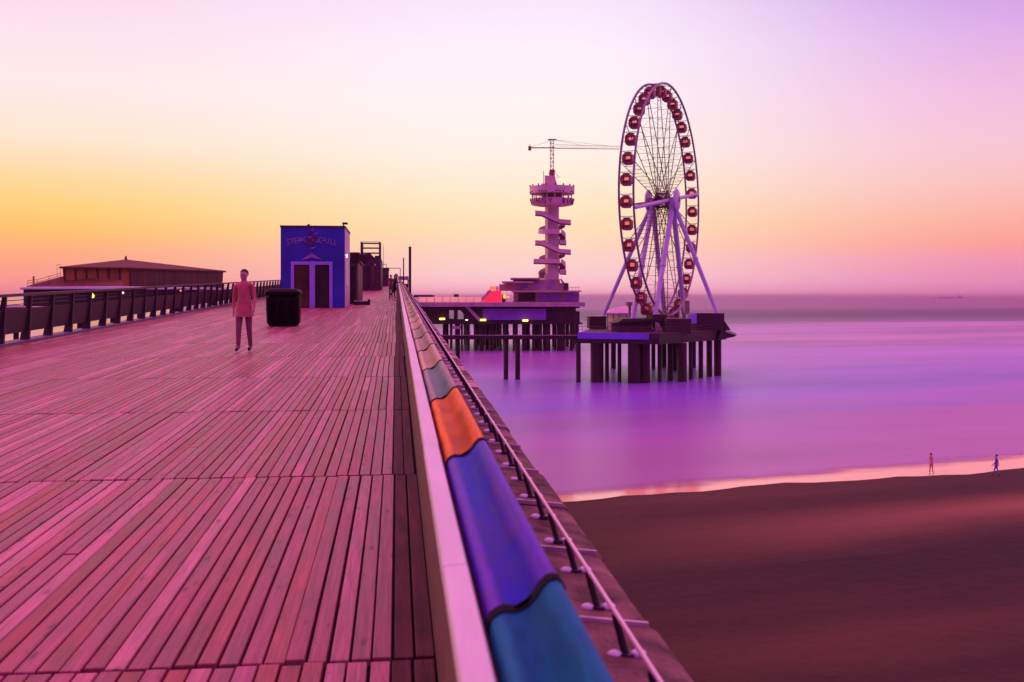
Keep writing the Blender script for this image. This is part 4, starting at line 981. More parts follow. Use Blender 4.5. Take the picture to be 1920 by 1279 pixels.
# red stall
rs = thing('red_stall', P(930, 567, ID + 3), 'glowing red food stall with a sloping awning beside the tiered hall', 'stall')
b = MB(); b.cbox(913, 940, 545, 566.8, ID + 2, ID + 6); b.build('stall_body', M['redstall'], rs)
b = MB(); b.prism([P(899, 563, ID + 1.6), P(903, 566, ID + 1.6), P(922, 546, ID + 1.6), P(918, 543, ID + 1.6)], AF * 4); b.build('awning', M['hallroof'], rs)
b = MB(); b.prism([P(904, 566.8, ID + 2.2), P(912.8, 566.8, ID + 2.2), P(912.8, 556, ID + 2.2)], AF * 3); b.build('side_screen', M['redstall'], rs)
b = MB(); b.cbox(918, 928, 537, 543.5, ID + 3, ID + 5); b.build('sign_box', M['orangelit'], rs)
b = MB(); b.cbox(929, 935, 537, 544.8, ID + 3.2, ID + 5); b.build('white_box', M['white'], rs)
b = MB(); b.cbox(941, 948, 552, 566.8, ID + 2.5, ID + 5.5); b.build('counter', M['halldark'], rs)
b = MB(); b.ball(P(946, 556, ID + 2), .45, .2, .6, 8); b.ball(P(953, 557, ID + 2), .35, .2, .25, 8); b.build('stall_light', M['lampo'], rs)
for (px, py, mm, lab) in ((829, 598, 'lampy', 'twin yellow lamp under the platform at the end nearest the promenade'), (875, 600, 'lampw', 'small white lamp at the foot of the dark stair flight'),
                          (906, 600, 'lampy', 'twin yellow lamp just right of the stair flight under the platform'), (985, 601, 'lampy', 'twin yellow lamp below the violet panel of the platform')):
    c = P(px, py, ID - .9)
    t = thing('wall_lamp', c, lab, 'lamp', 'lamps under the island platform')
    if mm == 'lampy':
        for sx in (-.36, .36):
            mb = MB(); mb.ball(c + AR * sx, .42, .2, .30, 10); mb.build('lens', M[mm], t, 60)
    else:
        mb = MB(); mb.ball(c, .38, .2, .18, 10); mb.build('lens', M[mm], t, 60)
    mb = MB(); mb.fbox((c - Vector((0, 0, 0))).dot(AR) - .3, c.dot(AR) + .3, ID - .7, ID + .42, c.z - .12, c.z + .12); mb.build('bracket', M['dark'], t)

# ---------------------------------------------------------------- tower
TD = 290.0; TL = (1035 - 960) / F * TD
tb = Cw(TL, TD, Z(530, TD))
tw = thing('lookout_tower', tb, 'slim lookout tower with zigzag outer stairs and a round pod lettered BUNGY', 'tower')
pxm = TD / F
def tz_(py): return Z(py, TD)
rc = 13.3 * pxm
b = MB(); b.lathe([(rc * 1.06, 0), (rc, .8), (rc, tz_(384) - tb.z - .01)], tb, 8); col_ = b.build('shaft', M['tower'], tw)
# pod: floor bowl, lettered band, open deck, parapet ring
tc_ = Cw(TL, TD, 0)
def ring(prof, m, name, n=32, par=None):
    b = MB(); b.lathe([(r * pxm, tz_(py)) for r, py in prof], tc_, n); return b.build(name, m, par or tw, 30)
pod = ring([(14, 388), (28, 386.5), (38.5, 384.5), (42.2, 373.5), (40.2, 373.5), (39.5, 378), (14, 378)], M['tower'], 'pod')
mb = MB()
LR = 41.0
def ring_text(s, a0, step):
    for i, ch in enumerate(s):
        if ch == ' ': continue
        an = a0 + step * i
        vs, fs = text_mesh(ch, 13.5 * pxm, .06)
        out = []
        for v in vs:
            th = an + (v[0]) / (LR * pxm)
            zz_ = v[1]
            rr = (38.6 + (LR + 1.0 - 38.6) * min(1, max(0, (zz_ / pxm + .6) / 10.5)) + .25) * pxm + v[2]
            lat = math.sin(th) * rr; dep = -math.cos(th) * rr
            out.append(Cw(TL + lat, TD + dep, tz_(384.2) + zz_))
        mb.add(out, fs)
for kk in range(3):
    ring_text('BUNGY', R(-77 + 107 * kk), R(17.6))
mb.build('lettering', M['letters'], pod)
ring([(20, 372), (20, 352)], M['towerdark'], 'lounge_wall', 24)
ring([(38.5, 363.8), (42.0, 364), (42.0, 350.8), (40.8, 350.8), (40.8, 362.6), (38.5, 362.6)], M['tower'], 'parapet')
for q in range(16):
    an = 2 * math.pi * q / 16 + .1
    mb = MB(); c0 = Cw(TL + math.sin(an) * 37 * pxm, TD - math.cos(an) * 37 * pxm, 0)
    mb.tube(c0 + AZ * tz_(373.4), c0 + AZ * tz_(364.1), .14, None, 6); mb.build('pillar', M['tower'], tw)
    mb = MB(); c0 = Cw(TL + math.sin(an) * 41.3 * pxm, TD - math.cos(an) * 41.3 * pxm, 0)
    mb.tube(c0 + AZ * tz_(351), c0 + AZ * tz_(347.6), .2, None, 6); mb.build('parapet_lamp', M['towerdark'], tw)
b = MB()
for q in range(40):
    if q % 5 in (0, 4): continue
    an = 2 * math.pi * q / 40
    c0 = Cw(TL + math.sin(an) * 42.2 * pxm, TD - math.cos(an) * 42.2 * pxm, tz_(361.6)); u_ = Cw(math.cos(an), math.sin(an), 0)
    b.obox(c0, u_ * .3, Cw(math.sin(an), -math.cos(an), 0) * .05, AZ * .14)
b.build('parapet_slot', M['towerdark'], tw)
ring([(40, 362.4), (40, 361.8), (22, 358.4), (22, 362.4)], M['tower'], 'deck_floor')
b = MB(); b.fbox(TL - 13.5 * pxm, TL + 5 * pxm, TD - 2.3, TD + 2.3, tz_(358.3), tz_(331)); b.hexa([Cw(TL + 5.02 * pxm, TD - 2.2, tz_(358.3)), Cw(TL + 13 * pxm, TD - 2.2, tz_(358.3)), Cw(TL + 13 * pxm, TD + 2.2, tz_(358.3)), Cw(TL + 5.02 * pxm, TD + 2.2, tz_(358.3)),
                                                        Cw(TL + 5.02 * pxm, TD - 2.2, tz_(334)), Cw(TL + 7 * pxm, TD - 2.2, tz_(341)), Cw(TL + 7 * pxm, TD + 2.2, tz_(341)), Cw(TL + 5.02 * pxm, TD + 2.2, tz_(334))])
b.fbox(TL - 20 * pxm, TL - 13.6 * pxm, TD - 1, TD + 1, tz_(358), tz_(345)); b.build('cabin', M['tower'], tw)
b = MB(); b.fbox(TL - 16.5 * pxm, TL - 15.5 * pxm, TD - 1.2, TD - 1.1, tz_(345), tz_(322)); b.fbox(TL - 15.4 * pxm, TL - 6 * pxm, TD - 1.2, TD - 1.1, tz_(331), tz_(330.4))
b.tube(Cw(TL + 5 * pxm, TD - 1, tz_(325)), Cw(TL + 14 * pxm, TD - 1, tz_(333)), .05, None, 5); b.fbox(TL + 6 * pxm, TL + 13 * pxm, TD - 1.2, TD - 1.1, tz_(333.6), tz_(333)); b.build('cabin_rail', M['crane'], tw)
# zigzag stairs: square plan, four flights per turn
def flight(mb, a, c, wd, up=1.15):
    """a,c: (lat,dep,py) inner-line ends of a flight; ribbon with outer parapet"""
    (l0, d0, p0), (l1, d1, p1) = a, c
    L_ = math.hypot(l1 - l0, d1 - d0); ux, uy = (l1 - l0) / L_, (d1 - d0) / L_
    nx, ny = (uy, -ux)
    if nx * (l0 + l1) / 2 + ny * (d0 + d1) / 2 < 0: nx, ny = -nx, -ny
    q = []
    for (l, d, p) in (a, c):
        z = tz_(p)
        q.append((Cw(TL + l * pxm, TD + d * pxm, z), Cw(TL + (l + nx * wd) * pxm, TD + (d + ny * wd) * pxm, z)))
    (i0, o0), (i1, o1) = q
    th = AZ * -.5
    mb.hexa([i0 + th, o0 + th, o1 + th, i1 + th, i0, o0, o1, i1], 1)
    nv = Cw(nx, ny, 0)
    mb.hexa([o0 + th * .4, o0 + nv * .12 + th * .4, o1 + nv * .12 + th * .4, o1 + th * .4, o0 + AZ * up, o0 + nv * .12 + AZ * up, o1 + nv * .12 + AZ * up, o1 + AZ * up])
rn = 14.0
def stairs(start, n_, seqs):
    p = start
    for k in range(n_):
        for (c0, c1, drop, ext0, ext1, wd) in seqs:
            mb = MB()
            a = c0(ext0) + (p,); c = c1(ext1) + (p + drop,)
            flight(mb, a, c, wd); mb.build('stair_flight', M['tower'], tw)
            p += drop
FL = lambda e: (-rn - e, -rn); FR = lambda e: (rn + e, -rn); BR = lambda e: (rn + e, rn); BL = lambda e: (-rn - e, rn)
for st in (402, 457):
    for spec in (((-33, -15), (-14, -15), 0, 12), ((-14, -15), (15, -15), 15, 12), ((15, -15), (34, -15), 0, 12)):
        pass
def seg(a, c, py0, py1, wd=11, up=.95):
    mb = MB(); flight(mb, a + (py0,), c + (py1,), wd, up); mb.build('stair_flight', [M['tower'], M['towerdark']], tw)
def arc(t0, t1, py0, py1, r0=14, r1=25, up=.95, n=10):
    mb = MB(); q = []
    for k in range(n + 1):
        f = k / n; th = R(t0 + (t1 - t0) * f); z = tz_(py0 + (py1 - py0) * f)
        sl, sd_ = math.sin(th), -math.cos(th)
        pi_ = Cw(TL + sl * r0 * pxm, TD + sd_ * r0 * pxm, z); po = Cw(TL + sl * r1 * pxm, TD + sd_ * r1 * pxm, z); pq = Cw(TL + sl * (r1 + .9) * pxm, TD + sd_ * (r1 + .9) * pxm, z)
        q.append((pi_, po, pq))
    th_ = AZ * -.3
    vs = []; fs = []; mi_ = []
    for a, b_, c in q: vs += [a + th_, b_ + th_, b_, a, b_ + th_, c + th_, c + AZ * up, b_ + AZ * up]
    for k in range(n):
        for o4 in (0, 4):
            for m_ in range(4):
                mi_.append(1 if o4 == 0 else 0); fs.append((k * 8 + o4 + m_, k * 8 + o4 + (m_ + 1) % 4, (k + 1) * 8 + o4 + (m_ + 1) % 4, (k + 1) * 8 + o4 + m_))
    for e_ in (0, n):
        for o4 in (0, 4): mi_.append(0); fs.append(tuple(e_ * 8 + o4 + m_ for m_ in range(4)))
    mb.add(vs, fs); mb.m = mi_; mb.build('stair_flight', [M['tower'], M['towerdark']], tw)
for o_ in (0, 55):
    seg((-32, -14), (-20, -14), 403 + o_, 404 + o_); seg((-20, -14), (14, -14), 404 + o_, 419 + o_); seg((14, -14), (34, -14), 419 + o_, 420.5 + o_)
    arc(75, 180, 421 + o_, 432 + o_, 14, 24); arc(180, 285, 424 + o_, 437 + o_, 14, 24)
    if o_ == 0: arc(-75, 30, 437, 438.5, 14, 26)
    else: seg((-35, -14), (14, -14), 492.5, 493.5)
    arc(40, 150, 437.5 + o_, 456.5 + o_, 14, 25); arc(150, 290, 456.5 + o_ - 55 if False else 398 + o_, 404 + o_, 14, 24)
    seg((14, -6), (26, -6), 457 + o_, 457.5 + o_, 8)
arc(195, 290, 505, 521, 14, 25)
# crane on the tower
cz0 = Z(331, TD)
cr = thing('tower_crane', Cw(TL, TD, cz0), 'slender lattice crane on top of the tower, long jib reaching towards the wheel', 'crane')
def cp(dx, py, dd=0): return Cw(TL + dx * pxm, TD + dd, tz_(py))
b = MB(); b.lathe([(3, 0), (6, 5), (8, 9), (6, 12), (5, 18), (2, 19)], Cw(TL + 0, TD, 0), 8) if False else None
b = MB(); b.obox(cp(0, 324), AR * .75, AF * .75, AZ * .7); b.obox(cp(0, 329), AR * .4, AF * .4, AZ * .6); b.tube(cp(-6, 326), cp(6, 321), .2, None, 6); b.tube(cp(-4, 320), cp(5, 327), .2, None, 6); b.build('slewing_base', M['crane'], cr)
b = MB()
hw = 3.3
for sx in (-1, 1):
    for dd in (-.5, .5): b.tube(cp(sx * hw, 320, dd), cp(sx * hw, 264, dd), .075, None, 5)
py = 318; k = 0
while py > 268:
    for dd in (-.5, .5):
        b.tube(cp(-hw, py, dd), cp(hw, py, dd), .05, None, 4); s = 1 if k % 2 else -1
        b.tube(cp(-hw * s, py, dd), cp(hw * s, py - 7, dd), .035, None, 4)
    py -= 7; k += 1
b.build('mast', M['crane'], cr)
b = MB(); b.obox(cp(0, 262), AR * 1.2, AF * .5, AZ * .13); b.tube(cp(3, 262), cp(12, 263), .06, None, 5); b.build('mast_head', M['crane'], cr)
b = MB(); b.fbox(TL - 40 * pxm, TL + 6 * pxm, TD - .35, TD + .35, tz_(278), tz_(276.5)); b.build('counter_jib', M['crane'], cr)
b = MB(); b.fbox(TL - 44.5 * pxm, TL - 39 * pxm, TD - .6, TD + .6, tz_(282), tz_(274.5)); b.tube(cp(-42, 274.5), cp(-41.5, 270), .06, None, 4); b.build('counterweight', M['crane'], cr)
b = MB()
for (dy, dd) in ((278.3, -.4), (278.3, .4), (273.3, 0)): b.tube(cp(6, dy - (0 if dy > 275 else 2), dd), cp(126, dy + 1.2, dd), .055, .045, 4)
for q in range(20): x = 8 + q * 6; b.tube(cp(x, 278.4, -.4), cp(x + 3, 273.4 if x > 20 else 272, 0), .03, None, 3); b.tube(cp(x + 3, 273.4, 0), cp(x + 6, 278.5, -.4), .03, None, 3)
b.build('jib', M['crane'], cr)
b = MB()
for x, y in ((60, 273.4), (110, 274.2), (-40, 276)): b.tube(cp(3, 262), cp(x, y), .035, None, 4)
b.build('tie_line', M['crane'], cr)

# ---------------------------------------------------------------- jetty
JD = 177.0
jt = thing('jetty', Cw(-8, JD, 0), 'low dark jetty on paired piles leading to the wheel platform', 'jetty')
b = MB(); b.cbox(752, 1084, 629.5, 636.5, JD, JD + 2.6); b.build('deck_beam', M['beam'], jt)
b = MB(); b.cbox(752, 1083, 628.0, 629.3, JD - .05, JD + .1); b.build('kerb', M['hall'], jt)
b = MB()
for q in range(32):
    px = 758 + q * 10.3; b.cbox(px, px + .8, 621, 627.9, JD + 2.4, JD + 2.46)
b.cbox(755, 1083, 620.6, 621, JD + 2.38, JD + 2.48); b.cbox(755, 1083, 624.3, 624.7, JD + 2.38, JD + 2.48)
b.build('hand_rail', M['beam'], jt)
for px, wv in ((858, 8.5), (948.5, 9), (970.5, 9.5), (800, 9)):
    mb = MB(); D = JD + 1; mb.tube(onz(px, D, -2.5), onz(px, D, Z(636.5, JD) - .003), wv / 2 / F * D, None, 14); mb.build('pile', M['pile'], jt, 40)

# ---------------------------------------------------------------- wheel platform
zt = 8.35; zbm = 6.55
wp = thing('wheel_platform', Cw(27, 188, 0), 'square dark pier platform on thick piles carrying the big wheel', 'platform')
poly = [(1083, 172), (1236, 168), (1362, 187), (1318, 214), (1130, 212)]
pp = [onz(px, D, 0) for px, D in poly]
cen = sum(pp, Vector()) / len(pp)
def ins(f, z): return [Vector(((p - cen).x * f + cen.x, (p - cen).y * f + cen.y, z)) for p in pp]
b = MB(); b.prism(ins(1.0, zbm), (0, 0, .75)); b.build('edge_beam', M['beam'], wp)
b = MB(); b.prism(ins(.994, zbm + .752), (0, 0, zt - zbm - .752)); b.build('deck_slab', M['halldark'], wp)
b = MB()
p0, p1 = ins(1.0, zt - 1.03)[0], ins(1.0, zt - 1.03)[1]
f0 = p0 + AR * 0; f1 = p0.lerp(p1, (1217 - 1083) / (1236 - 1083.0))
dn = (f1 - f0).normalized(); nn = Vector((dn.y, -dn.x, 0))
b.hexa([f0 + nn * .05, f1 + nn * .05, f1 - nn * .1, f0 - nn * .1, f0 + nn * .05 + AZ * 1.03, f1 + nn * .05 + AZ * 1.03, f1 - nn * .1 + AZ * 1.03, f0 - nn * .1 + AZ * 1.03]); b.build('violet_fascia', M['violetfascia'], wp)
for (px, D, wv) in ((1084.5, 171.8, 9), (1119.5, 172.5, 25), (1138, 174, 8), (1161.5, 173, 7.5), (1189, 170.5, 24), (1208, 171.5, 22), (1236.5, 173, 8), (1256.5, 175, 11), (1278.5, 173.5, 19),
                    (1295, 178, 8), (1314, 181, 9), (1330, 184, 11), (1345.5, 186.3, 14), (1150, 205, 10), (1245, 208, 10), (1300, 207, 10), (1225, 205, 8), (1265, 200, 9)):
    mb = MB(); mb.tube(onz(px, D, -2.5), onz(px, D, zbm - .003), wv / 2 / F * D, None, 16); mb.build('pile', M['pile'], wp, 40)
b = MB(); b.add([onz(1352, 184, zt - .1), onz(1381, 186, zt - 1.05), onz(1376, 186, zt - 1.3), onz(1345, 183.5, zt - 1.75), onz(1356, 198, zt - .1), onz(1381, 196, zt - 1.05), onz(1376, 196, zt - 1.3), onz(1350, 197, zt - 1.75)],
                [(0, 1, 2, 3), (7, 6, 5, 4), (0, 4, 5, 1), (1, 5, 6, 2), (2, 6, 7, 3), (3, 7, 4, 0)]); b.build('landing_wedge', M['beam'], wp)
b = MB()
for (i, j) in ((0, 1), (1, 2)):
    a_, c_ = ins(.985, zt)[i], ins(.985, zt)[j]
    for q in range(22 if i == 0 else 20):
        p = a_.lerp(c_, q / (22 if i == 0 else 20)); b.tube(p, p + AZ * 1.0, .03, None, 4)
    for h in (.5, 1.0): b.tube(a_ + AZ * h, c_ + AZ * h, .03, None, 4)
b.build('edge_rail', M['hub'], wp)
for (px0, px1, y0_, D0, D1, lab, mm) in ((1105, 1137, 594, 191, 197, 'dark square anchor block under the wheel’s left stay', 'halldark'), (1306, 1358, 588, 184, 190, 'long dark anchor block under the wheel’s right stay', 'halldark')):
    c = onz((px0 + px1) / 2, D0, zt)
    t = thing('anchor_block', c, lab, 'block')
    l0, l1 = (px0 - 960) / F * D0, (px1 - 960) / F * D0
    mb = MB(); mb.fbox(l0, l1, D0, D1, zt + .003, Z(y0_, D0)); bl_ = mb.build('block_body', M[mm], t)
    mb = MB(); mb.fbox(l0 - .08, l1 + .08, D0 - .08, D1 + .08, Z(y0_, D0) + .003, Z(y0_, D0) + .12); mb.build('cap', M['hall'], t)
    if px0 > 1300:
        mb = MB(); mb.fbox(l0 - 1.1, l0 - .003, D0 - .2, D0 + 3, zt + 1.2, Z(588.5, D0)); mb.build('violet_screen', M['frame'], t)
        mb = MB(); mb.add([Cw(l1 + .1, D0, zt), Cw(l1 + 1.2, D0, zt), Cw(l1 + .1, D0, zt + 1.6), Cw(l1 + .1, D1, zt), Cw(l1 + 1.2, D1, zt), Cw(l1 + .1, D1, zt + 1.6)], [(0, 1, 2), (5, 4, 3), (0, 3, 4, 1), (1, 4, 5, 2), (2, 5, 3, 0)]); mb.build('buttress', M['halldark'], t)
# boarding station
bs = thing('boarding_station', onz(1215, 178, zt), 'dark low boarding station under the wheel with a sloping left roof', 'building')
b = MB(); b.cbox(1160, 1222, 603, 623, 176, 184); b.build('ticket_hall', M['halldark'], bs)
b = MB(); q0 = [P(1147, 606, 175.5), P(1160, 604, 175.5), P(1168, 598, 175.5), P(1223, 597.5, 175.5), P(1223, 602.5, 175.5), P(1160, 605.5, 175.5)]
b.prism([q0[0], q0[5], q0[4], q0[3], q0[2], q0[1]][::-1], AF * 9); b.build('roof', M['halldark'], bs)
b = MB(); b.cbox(1146, 1159.8, 607, 622, 178, 184); b.build('annex', M['hall'], bs)
b = MB(); b.cbox(1223.5, 1250, 590, 623, 178, 186); b.build('drive_house', M['halldark'], bs)
b = MB(); b.cbox(1250.3, 1296, 598, 625.5, 174, 183); b.build('plinth', M['halldark'], bs)
b = MB(); b.prism([P(1228, 622, 177.6), P(1243, 622, 177.6), P(1236, 606, 177.6), P(1229, 604, 177.6)], AF * .3); b.build('stair', M['hallroof'], bs)
for bb_ in ((1176, 1186, 566.5, 573.5, 190, 193), (1224, 1232, 571, 575, 186, 188), (1284, 1293, 564, 589, 192, 196)):
    b = MB(); b.cbox(*bb_); b.build('service_box', M['hall'], bs)
b = MB(); b.cbox(1179, 1183, 573.6, 597.4, 191, 192); b.build('service_post', M['hall'], bs)
b = MB()
pts = []
for q in range(13):
    f = q / 12; pts.append(P(1258 + 22 * f, 590 - 18 * f ** 1.8, 184))
b.path(pts, .18, 6); b.build('guard_arc', M['leg'], bs)
# tent
tn = thing('white_tent', onz(1162, 196, zt), 'pale canvas tent with open sides behind the left anchor block', 'tent')
tl, tr2 = (1137 - 960) / F * 198, (1192 - 960) / F * 198
b = MB(); zev = Z(587, 198); zpk = Z(575.5, 198); tm = (1163 - 960) / F * 198
b.add([Cw(tl, 198, zev), Cw(tr2, 198, zev), Cw(tr2, 206, zev), Cw(tl, 206, zev), Cw(tm, 201, zpk), Cw(tm + 1.5, 203, zpk), Cw(tl, 198, zev - .25), Cw(tr2, 198, zev - .25), Cw(tr2, 206, zev - .25), Cw(tl, 206, zev - .25)],
      [(0, 1, 4), (1, 2, 5, 4), (2, 3, 5), (3, 0, 4, 5), (6, 7, 1, 0), (7, 8, 2, 1), (8, 9, 3, 2), (9, 6, 0, 3), (9, 8, 7, 6)]); b.build('canopy', M['canvas'], tn)
for px in (1139, 1150, 1161, 1175, 1190):
    mb = MB(); mb.cbox(px - .6, px + .6, 588, 616, 198.2, 198.4); mb.build('tent_pole', M['hub'], tn)
b = MB(); b.cbox(1138, 1191, 588.5, 615, 198.6, 198.64); b.build('clear_wall', M['tentwall'], tn)

# ---------------------------------------------------------------- big wheel
WC = Cw(27.95, 190, Z(376, 190)); WR = 21.3
tdir = Cw(.419, .908, 0).normalized(); ndir = Vector((tdir.y, -tdir.x, 0))     # ndir: right and nearer
if ndir.dot(AR) < 0: ndir = -ndir
WH = 1.27
wh = thing('ferris_wheel', Vector((WC.x, WC.y, zt)), 'tall white ferris wheel with enclosed dark red gondolas, seen nearly edge on', 'ferris wheel')
def wpt(a, r, n): return WC + tdir * (math.cos(a) * r) + AZ * (math.sin(a) * r) + ndir * n
NG = 36
for sgn in (-1, 1):
    b = MB(); n = 108; vs = []; fs = []
    for i in range(n):
        a = 2 * math.pi * i / n
        for rr, nn_ in ((WR - .17, -.14), (WR + .17, -.14), (WR + .17, .14), (WR - .17, .14)): vs.append(wpt(a, rr, sgn * WH + nn_))
    for i in range(n):
        j = (i + 1) % n
        for q in range(4): fs.append((i * 4 + q, i * 4 + (q + 1) % 4, j * 4 + (q + 1) % 4, j * 4 + q))
    b.add(vs, fs); b.build('rim', M['rim'], wh, 40)
random.seed(3)
NS = 18
for i in range(NS):
    a = 2 * math.pi * (i + .35) / NS
    b = MB()
    for sgn in (-1, 1):
        b.tube(wpt(a, 1.2, sgn * 1.0), wpt(a, WR - .2, sgn * WH * .98), .085, .07, 5)
    for q in range(11):
        r = 2.6 + q * (WR - 3.2) / 10; f = 1.0 + (WH * .98 - 1.0) * (r / WR)
        b.tube(wpt(a, r, -f), wpt(a, r, f), .035, None, 4)
        if q < 10:
            r2 = r + (WR - 3.2) / 10; s = 1 if q % 2 else -1
            b.tube(wpt(a, r, -f * s), wpt(a, r2, f * s), .02, None, 3)
    b.build('spoke', M['spoke'], wh)
# ties between the rims
for i in range(NG):
    a = 2 * math.pi * (i + .7) / NG
    b = MB(); b.tube(wpt(a, WR, -WH + .142), wpt(a, WR, WH - .142), .045, None, 4); b.build('crossbar', M['rim'], wh)
# one broad lit spoke pair across the diameter
b = MB()
ab = math.pi + .143
for s in (0, math.pi):
    b.tube(wpt(ab + s, .4, WH * .9 + .1), wpt(ab + s, WR - .3, WH * .9 + .1), .38, .30, 8)
b.build('broad_spoke', M['leg'], wh, 40)
# hub and discs
b = MB()
b.tube(WC - ndir * 3.2, WC + ndir * 3.2, .55, None, 14)
for sgn in (-1, 1): b.tube(WC + ndir * (sgn * .85), WC + ndir * (sgn * 1.15), 1.45, None, 20)
for k in range(12):
    a = 2 * math.pi * k / 12
    b.tube(wpt(a, 1.35, -1.0), wpt(a, 1.35, 1.0), .09, None, 5); b.tube(wpt(a, 1.35, -1.0), wpt(a + .52, 1.35, 1.0), .05, None, 4)
b.build('hub', M['hub'], wh, 40)
def disc(n0, mt):
    b = MB(); s = 1 if n0 > 0 else -1; vs = []; nn = 32
    prof = [(2.05, 0), (2.1, .12), (2.0, .3), (1.4, .5), (.6, .6)]
    for r, d in prof:
        for i in range(nn):
            a = 2 * math.pi * i / nn; vs.append(wpt(a, r, n0 + s * d))
    fs = [(k * nn + i, k * nn + (i + 1) % nn, (k + 1) * nn + (i + 1) % nn, (k + 1) * nn + i) for k in range(len(prof) - 1) for i in range(nn)]
    fs += [tuple(range(nn - 1, -1, -1)), tuple((len(prof) - 1) * nn + i for i in range(nn))]
    b.add(vs, fs); return b.build('hub_disc', mt, wh, 40)
disc(2.55, M['leg']); disc(-2.55, M['leg'])
# legs
for sgn in (-1, 1):
    top = WC + ndir * (sgn * 1.95) - AZ * .6
    for s, c_ in ((-1, 12.2), (1, 9.6)):
        foot = Vector((WC.x, WC.y, zt + .02)) + ndir * (sgn * (1.75 if sgn > 0 else 2.2)) + tdir * (s * c_)
        mid = top.lerp(foot, .5)
        b = MB(); b.tube(top, mid, .50, .46, 14); b.tube(mid, foot, .46, .40, 14); b.tube(mid - (foot - top).normalized() * .25, mid + (foot - top).normalized() * .25, .56, .56, 14)
        lg = b.build('leg', M['leg'], wh, 40)
        b = MB(); b.obox(foot + AZ * .2, tdir * .9, ndir * .55, AZ * .2); b.build('foot_plate', M['halldark'], lg)
    e = 11.6 if sgn < 0 else 10.2
    ft = Vector((WC.x, WC.y, Z(592, 194) + .1 if sgn < 0 else Z(589.5, 185.5) + .1)) + ndir * (sgn * e)
    tp = WC + ndir * (sgn * 2.2) - AZ * .9
    mid = tp.lerp(ft, .5)
    b = MB(); b.tube(tp, mid, .42, .40, 12); b.tube(mid, ft, .40, .36, 12); dd = (ft - tp).normalized(); b.tube(mid - dd * .25, mid + dd * .25, .5, .5, 12); b.build('stay', M['leg'], wh, 40)
    b = MB(); b.obox(WC + ndir * (sgn * 2.0) - AZ * .7, tdir * 1.0, ndir * .35, AZ * .9); b.build('bearing_block', M['leg'], wh)
# gondolas
def oct_pts(c, hw, z0_, z1_, ch):
    return [(-hw + ch, z0_), (hw - ch, z0_), (hw, z0_ + ch), (hw, z1_ - ch), (hw - ch, z1_), (-hw + ch, z1_), (-hw, z1_ - ch), (-hw, z0_ + ch)]
def gpt(o, n_, t_, z_): return o + ndir * n_ + tdir * t_ + AZ * z_
g0 = None
GL = .62
for i in range(NG):
    a = 2 * math.pi * (i + .2) / NG
    c = wpt(a, WR, 0) - AZ * 1.25
    if g0 is None:
        b = MB()
        b.prism([gpt(c, x * .88, -GL, z * .88) for x, z in ((-.6, -1.2), (.6, -1.2), (.98, -.75), (1.02, -.22), (-1.02, -.22), (-.98, -.75))], tdir * (2 * GL))
        b.prism([gpt(c, x * .88, -GL, z * .88) for x, z in ((-1.0, .5), (1.0, .5), (.84, .74), (.5, .98), (-.5, .98), (-.84, .72))], tdir * (2 * GL))
        for s in (-1, 1):
            b.prism([gpt(c, s * x * .88, -GL, z * .88) for x, z in ((.66, -.218), (1.02, -.218), (1.0, .498), (.66, .498))], tdir * (2 * GL))
        g0 = b.build('gondola', M['pod'], wh, None, origin=c)
        wps = []
        for q in (-1, 1):
            mb = MB(); mb.prism([gpt(c, x * .88, q * (GL - .04), z * .88) for x, z in ((-.658, -.218), (.658, -.218), (.658, .498), (-.658, .498))], tdir * .02)
            wps.append(mb.build('window', M['podglass'], g0))
        dps = []
        for tt in (-GL - .05, GL + .002):
            mb = MB(); mb.prism([gpt(c, x * .88, tt, z * .88) for x, z in ((-.66, -.7), (.66, -.7), (.66, -.3), (-.66, -.3))], tdir * .048)
            dps.append(mb.build('door_panel', M['podlow'], g0))
        mb = MB()
        for s in (-1, 1): mb.tube(gpt(c, s * .5, 0, .84), gpt(c, s * .8, 0, 1.25), .05, None, 5)
        mb.tube(gpt(c, -WH, 0, 1.25), gpt(c, WH, 0, 1.25), .05, None, 5)
        h0 = mb.build('hanger', M['rim'], g0)
        mb = MB(); mb.obox(gpt(c, 0, 0, .97), ndir * .42, tdir * .4, AZ * .1); r0 = mb.build('roof_unit', M['podlow'], g0)
    else:
        g = g0.copy(); col.objects.link(g); g.parent = wh; g.location = c - ROOT[wh.name]
        for s in wps + dps + [h0, r0]:
            q = s.copy(); col.objects.link(q); q.parent = g

